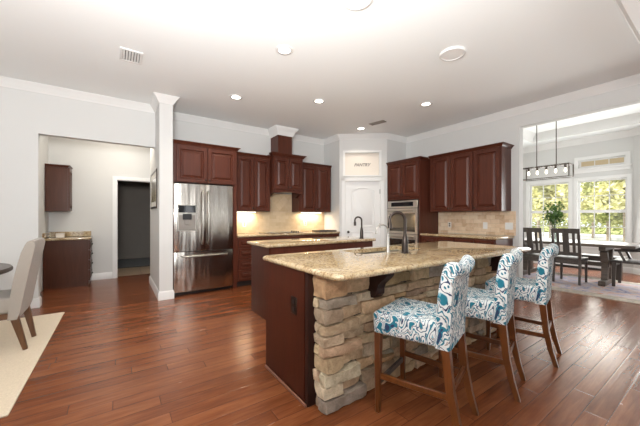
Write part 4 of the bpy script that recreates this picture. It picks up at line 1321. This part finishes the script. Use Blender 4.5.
# bench by the windows
t = thing('bench', 'dark wood bench on the window side of the breakfast table', 'bench', (8.14, 1.95, 0))
MB().box(-0.18, 0.18, -0.68, 0.68, 0.41, 0.455, 0.006).build('seat', M['darkwood'], t)
MB().box(-0.14, 0.14, -0.60, 0.60, 0.35, 0.41).build('apron', M['darkwood'], t, 0)
for sx in (-1, 1):
    for sy in (-1, 1):
        MB().bar((sx * 0.13, sy * 0.58, 0), (sx * 0.13, sy * 0.58, 0.42), 0.05, 0.05, 0.06, 0.06).build('leg', M['darkwood'], t, 30)
MB().bar((0, -0.56, 0.16), (0, 0.56, 0.16), 0.04, 0.05).build('stretcher', M['darkwood'], t, 30)

def leaves(name, mat, parent, centres, n, size, seed, squash=1.0, flat=0.5):
    r = random.Random(seed)
    vs, fs = [], []
    for i in range(n):
        c, R = centres[r.randrange(len(centres))]
        while True:
            p = Vector((r.uniform(-1, 1), r.uniform(-1, 1), r.uniform(-1, 1)))
            if p.length <= 1: break
        p = p.normalized() * (p.length ** 0.5)
        q = Vector(c) + Vector((p.x * R, p.y * R, p.z * R * squash))
        d = Vector((r.gauss(0, 1), r.gauss(0, 1), r.gauss(0, 0.7))).normalized()
        s = d.cross(Vector((r.gauss(0, 1), r.gauss(0, 1), r.gauss(0, 1)))).normalized()
        nrm = d.cross(s)
        l = size * r.uniform(0.7, 1.3); w = l * flat
        b = len(vs)
        vs += [q, q + d * l * 0.45 + s * w * 0.5 + nrm * w * 0.1, q + d * l, q + d * l * 0.45 - s * w * 0.5 + nrm * w * 0.1]
        fs.append((b, b + 1, b + 2, b + 3))
    me = bpy.data.meshes.new(name)
    me.from_pydata([tuple(v) for v in vs], [], fs)
    me.materials.append(mat)
    o = bpy.data.objects.new(name, me); C.objects.link(o)
    if parent: o.parent = parent
    return o

t = thing('vase_of_greenery', 'clear glass vase of leafy green branches on the breakfast table', 'plant', (7.42, 2.20, 0.762))
MB().lathe([(0.045, 0.0), (0.05, 0.004), (0.055, 0.10), (0.05, 0.22), (0.055, 0.25), (0.051, 0.25), (0.046, 0.22), (0.05, 0.10), (0.045, 0.012), (0.01, 0.010)], 20).build('vase', M['vaseglass'], t)
st = MB(); r9 = random.Random(4); tips = []
for k in range(11):
    a = 2 * PI * k / 11 + r9.uniform(-0.2, 0.2); sp = r9.uniform(0.05, 0.20)
    tip = (sp * math.cos(a), sp * math.sin(a), r9.uniform(0.42, 0.74))
    st.tube([(0.02 * math.cos(a + 2), 0.02 * math.sin(a + 2), 0.02), (0.015 * math.cos(a), 0.015 * math.sin(a), 0.24), (tip[0] * 0.6, tip[1] * 0.6, 0.24 + (tip[2] - 0.24) * 0.6), tip], 0.003, 5)
    tips.append((tip, 0.075)); tips.append(((tip[0] * 0.65, tip[1] * 0.65, 0.24 + (tip[2] - 0.24) * 0.62), 0.07))
st.build('stems', M['stem'], t)
leaves('leaves', M['leaf_dark'], t, tips, 420, 0.065, 5)

# linear chandelier
t = thing('linear_chandelier', 'open rectangular iron chandelier with five bulbs over the breakfast table', 'chandelier', (7.42, 2.335, 2.05))
cf = MB(); hl, hw, hh, br_ = 0.41, 0.13, 0.25, 0.016
for z in (0.0, hh):
    for sx in (-1, 1): cf.bar((sx * hw, -hl, z), (sx * hw, hl, z), br_, br_)
    for sy in (-1, 1): cf.bar((-hw, sy * hl, z), (hw, sy * hl, z), br_, br_)
for sx in (-1, 1):
    for sy in (-1, 1): cf.bar((sx * hw, sy * hl, 0), (sx * hw, sy * hl, hh), br_, br_)
cf.build('frame', M['iron'], t, 0)
MB().box(-0.035, 0.035, -hl, hl, hh - 0.012, hh + 0.012).build('lamp_bar', M['iron'], t, 0)
for k in range(5):
    y = -hl + 0.09 + (2 * hl - 0.18) * k / 4
    sk_ = MB().lathe([(0.02, hh - 0.015), (0.02, hh - 0.06), (0.016, hh - 0.065)], 12, (0, y, 0)).build('socket', M['iron'], t)
    MB().lathe([(0.012, hh - 0.065), (0.018, hh - 0.085), (0.022, hh - 0.11), (0.023, hh - 0.128), (0.016, hh - 0.148), (0.005, hh - 0.155)], 14, (0, y, 0)).build('bulb', M['bulb'], t)
for y in (-0.17, 0.17):
    MB().tube([(0, y, hh), (0, y, NC + 0.20 - 2.05)], 0.008, 8).build('rod', M['iron'], t)
MB().box(-0.06, 0.06, -0.24, 0.24, NC + 0.20 - 2.05 - 0.02, NC + 0.20 - 2.05, 0.004).build('canopy', M['iron'], t)

# ================================================================== DINING CORNER AT LEFT
rg = MB().box(-3.6, -0.555, 2.6, 5.0, 0.0, 0.012, 0.004).build('area_rug', M['rugcream'])
tag(rg, 'cream rug under the upholstered dining chair at left', 'rug')
t = thing('round_table', 'round grey-brown pedestal table cut off by the left edge', 'table', (-1.52, 3.98, 0.012))
MB().lathe([(0.62, 0.70), (0.675, 0.705), (0.69, 0.715), (0.69, 0.735), (0.68, 0.748), (0.3, 0.7485), (0.05, 0.7485)], 64).build('tabletop', M['roundwood'], t)
MB().lathe([(0.33, 0.0), (0.33, 0.035), (0.25, 0.06), (0.10, 0.10), (0.075, 0.2), (0.10, 0.35), (0.075, 0.5), (0.09, 0.6), (0.22, 0.67), (0.22, 0.70)], 32).build('pedestal', M['roundwood'], t)
# parsons chair, faces -x : local +y is the front
t = thing('dining_chair', 'taupe upholstered dining chair with walnut legs on the cream rug', 'chair', (-0.93, 3.96, 0.016), math.radians(90))
MB().box(-0.235, 0.235, -0.19, 0.27, 0.36, 0.50, 0.025, 4).build('seat', M['linen'], t, 60)
MB().box(-0.22, 0.22, -0.18, 0.25, 0.31, 0.36).build('seat_frame', M['chairwood'], t)
prof = [(-0.13, 0.30), (-0.145, 0.48), (-0.165, 0.62), (-0.192, 0.76), (-0.226, 0.90), (-0.255, 0.985)]
outer_ = [(-0.270, 1.010), (-0.292, 1.018), (-0.315, 1.010), (-0.322, 0.98), (-0.306, 0.88), (-0.280, 0.75), (-0.255, 0.62), (-0.23, 0.48), (-0.21, 0.36), (-0.19, 0.30)]
P = prof + outer_
mb = MB(); nb = 10; rows = []
for i in range(nb + 1):
    u = -1 + 2 * i / nb
    rows.append([mb._v((0.24 * u * (1 - 0.04 * max(0, (z - 0.5)) ), y + 0.02 * u * u * max(0, z - 0.4), z - 0.012 * u * u * (1 if z > 0.95 else 0))) for y, z in P])
for a, b in zip(rows, rows[1:]):
    for j in range(len(P)):
        mb.bm.faces.new([a[j], a[(j + 1) % len(P)], b[(j + 1) % len(P)], b[j]])
mb.bm.faces.new(rows[0][::-1]); mb.bm.faces.new(rows[-1])
bo = mb.build('backrest', M['linen'], t, 50)
for sx in (-1, 1):
    MB().bar((sx * 0.175, -0.235, 0.0), (sx * 0.20, -0.165, 0.33), 0.030, 0.034, 0.05, 0.055, b=0.003).build('leg', M['chairwood'], t)
    MB().bar((sx * 0.20, 0.225, 0.0), (sx * 0.20, 0.225, 0.33), 0.032, 0.032, 0.05, 0.05, b=0.003).build('leg', M['chairwood'], t)

# ================================================================== PASSAGE
PZ = PI / 2      # faces +x
t = thing('base_cabinet', 'dark brown base cabinet with granite top seen through the left opening', 'cabinet', (-0.42, 6.72, 0), PZ)
MB().box(0, 0.53, 0, 0.60, 0.0, 0.835).build('body', M['walnut'], t, 0)
for (z0, z1) in ((0.10, 0.28), (0.29, 0.46), (0.47, 0.64), (0.65, 0.82)):
    door_part(t, 0.01, 0.52, z0, z1, rail=0.04, knob=(0.265, (z0 + z1) / 2), name='drawer', mat='walnut')
tag(MB().box(-1.025, -0.385, 6.69, 7.255, 0.835, 0.872, 0.01, 3).build('countertop', M['granite']), 'gold granite top of the small cabinet in the passage', 'countertop')
gb = MB().box(-1.025, -0.41, 7.235, 7.257, 0.873, 0.965, 0.003); gb.box(-1.028, -1.008, 6.70, 7.235, 0.873, 0.965, 0.003)
tag(gb.build('backsplash', M['granite']), 'low granite upstand behind the small counter in the passage', 'backsplash')
b = thing('storage_box', 'small cream box on the granite counter in the passage', 'box', (-0.83, 6.95, 0.873))
MB().box(-0.055, 0.055, -0.05, 0.05, 0, 0.06, 0.004).build('body', M['cream'], b)
MB().box(-0.058, 0.058, -0.053, 0.053, 0.06, 0.075, 0.004).build('lid', M['cream'], b)
t = thing('upper_cabinet', 'small brown wall cabinet on the far side of the left opening', 'cabinet', (-0.72, 6.88, 1.34), PZ)
MB().box(0, 0.37, 0, 0.30, 0, 0.80).build('body', M['walnut'], t, 0)
door_part(t, 0.01, 0.36, 0.01, 0.78, knob=(0.04, 0.06), mat='walnut')
cab_crown(t, 0.37, 0.30, 0.785, True, False, 0.7)
outlet('switch_plate', 'white switch plate on the wing wall below the framed picture', 'light switch', (0.52, 6.27, 1.42), -PI / 2, 0.075, 0.12, kind='switch')
pf = thing('framed_picture', 'dark framed landscape picture hanging on the side of the wing wall', 'picture', (0.52, 6.12, 1.38), RZ)
pw, ph = 0.92, 0.62
f = MB(); q = 0.035
for (a0, a1, z0, z1) in ((0, q, 0, ph), (pw - q, pw, 0, ph), (q, pw - q, 0, q), (q, pw - q, ph - q, ph)):
    f.box(a0, a1, -0.014, -0.001, z0, z1, 0.003)
f.build('frame', M['bronze'], pf, 0)
MB().box(q, pw - q, -0.009, -0.002, q, ph - q).build('mat_board', M['picturemat'], pf, 0)
MB().box(q + 0.08, pw - q - 0.08, -0.0105, -0.0091, q + 0.08, ph - q - 0.08).build('print', M['art'], pf, 0)
add_light('passage_lamp', 'AREA', (0.2, 6.3, 3.0), 19, (1, 0.92, 0.80), target=(-0.1, 6.5, 0), shape='DISK', size=0.5)

# ================================================================== CEILING FITTINGS
def can(label, x, y, power=50):
    t = thing('recessed_light', label, 'ceiling light', (x, y, CEIL), group='recessed ceiling lights')
    MB().lathe([(0.062, -0.001), (0.064, -0.006), (0.092, -0.008), (0.098, -0.004), (0.098, -0.0005)], 32).build('trim_ring', M['white'], t)
    MB().lathe([(0.03, -0.0035), (0.061, -0.0035), (0.061, -0.0015), (0.03, -0.0015)], 24).build('lens', M['canlens'], t)
    l = add_light('can_beam', 'SPOT', (x, y, CEIL - 0.02), power, (1, 0.90, 0.76), target=(x, y, 0), spot_size=math.radians(125), spot_blend=0.7, shadow_soft_size=0.06)
    return t
can('lit recessed ceiling light nearest the camera', 1.493, 2.822)
can('lit recessed ceiling light in front of the refrigerator', 1.477, 4.345)
can('lit recessed ceiling light above the back island', 2.591, 3.755)
can('lit recessed ceiling light in front of the right wall cabinets', 4.067, 2.877)
can('lit recessed ceiling light in front of the pantry corner', 4.102, 4.432, 26)
def cspk(label, x, y, r):
    t = thing('ceiling_speaker', label, 'ceiling speaker', (x, y, CEIL), group='round ceiling speakers')
    MB().lathe([(r * 0.8, -0.012), (r * 0.84, -0.026), (r * 0.95, -0.024), (r, -0.012), (r, -0.0005)], 36).build('rim', M['white'], t)
    MB().lathe([(0.01, -0.021), (r * 0.82, -0.020), (r * 0.82, -0.001)], 36).build('grille', M['speaker'], t)
cspk('round white ceiling speaker over the bar stools', 3.04, 1.815, 0.135)
cspk('round white ceiling speaker cut off by the top edge', 1.62, 1.80, 0.135)
def vent(label, x, y, w, d, rz, mat, slot, n):
    t = thing('ceiling_vent', label, 'vent', (x, y, CEIL), rz, 'ceiling vents')
    fr = MB(); q = 0.028
    for (x0, x1, y0, y1) in ((-w / 2, w / 2, -d / 2, -d / 2 + q), (-w / 2, w / 2, d / 2 - q, d / 2), (-w / 2, -w / 2 + q, -d / 2 + q, d / 2 - q), (w / 2 - q, w / 2, -d / 2 + q, d / 2 - q)):
        fr.box(x0, x1, y0, y1, -0.012, -0.0005, 0.003)
    fr.build('frame', mat, t, 0)
    MB().box(-w / 2 + q, w / 2 - q, -d / 2 + q, d / 2 - q, -0.003, -0.0005).build('backing', slot, t, 0)
    sl = MB()
    for k in range(n):
        xx = -w / 2 + q + (w - 2 * q) * (k + 0.5) / n
        sl.hexa([(xx - 0.012, -d / 2 + q, -0.004), (xx - 0.004, -d / 2 + q, -0.004), (xx - 0.004, d / 2 - q, -0.004), (xx - 0.012, d / 2 - q, -0.004)][::-1],
                [(xx + 0.002, -d / 2 + q, -0.013), (xx + 0.008, -d / 2 + q, -0.013), (xx + 0.008, d / 2 - q, -0.013), (xx + 0.002, d / 2 - q, -0.013)][::-1])
    sl.build('louvers', mat, t, 0)
vent('white louvered ceiling vent at upper left', 0.133, 3.91, 0.215, 0.30, 0.0, M['white'], M['slot'], 6)
vent('small dark ceiling vent near the pantry corner', 4.10, 3.97, 0.13, 0.32, math.radians(12), M['ventgrey'], M['slot'], 4)

# ================================================================== GARDEN
struct(MB().box(9.6, 60, -40, 40, -0.35, -0.25).build('ground_lawn', M['lawn'], smooth=0))
tag(MB().box(11.2, 33.5, -25, 40, -0.25, -0.22).build('driveway', M['gravel'], smooth=0), 'pale sunlit driveway outside the breakfast windows', 'driveway')
def tree(label, x, y, h, r, mat, seed, n=2400):
    t = thing('tree', label, 'tree', (x, y, -0.205), 0, 'trees beyond the windows')
    rr = random.Random(seed)
    MB().tube([(0, 0, 0), (0.05, 0.03, h * 0.4), (0, -0.05, h * 0.8)], [0.10, 0.07, 0.03], 8).build('trunk', M['bark'], t)
    cs = []
    for k in range(9):
        q = r * rr.uniform(0.4, 0.65)
        cs.append(((rr.uniform(-r, r) * 0.7, rr.uniform(-r, r) * 0.7, max(h * rr.uniform(0.2, 0.95), 1.0 + q)), q))
    leaves('crown', M[mat], t, cs, n, 0.32, seed + 50, 0.85)
TR2 = [(18.5, 2.9, 4.6, 0.95, 'leaf_yellow', 'yellow-green tree at the left edge of the right-hand window'),
       (18.5, 5.6, 5.0, 0.95, 'leaf_yellow', 'yellow-green tree in the middle of the left-hand window'),
       (18.5, 8.3, 4.6, 0.95, 'leaf_green', 'green tree at the left edge of the left-hand window'),
       (22.5, 4.2, 6.2, 1.15, 'leaf_green', 'green tree standing farther back between the two windows'),
       (22.5, 7.5, 6.2, 1.15, 'leaf_yellow', 'yellow-green tree farther back in the left-hand window'),
       (22.5, 0.9, 5.6, 1.15, 'leaf_yellow', 'yellow-green tree mostly behind the right edge of the windows'),
       (27.0, 5.8, 8.0, 1.8, 'leaf_yellow', 'tall yellow-green tree farthest back behind the others'),
       (27.0, 10.0, 8.0, 1.8, 'leaf_yellow', 'tall yellow-green tree far back at the left window edge'),
       (27.0, 1.8, 8.0, 1.8, 'leaf_green', 'tall green tree far back at the right window edge')]
for i, (x, y, h_, r_, m_, lb) in enumerate(TR2):
    tree(lb, x, y, h_, r_, m_, 20 + i)
hg = thing('hedge', 'shaggy green hedge along the far side of the pale driveway', 'hedge', (35.5, 7.0, -0.25))
leaves('foliage', M['leaf_green'], hg, [((0, y * 1.0, 0.9 + 0.5 * (y % 2)), 1.1) for y in range(-9, 14)], 4500, 0.34, 99)
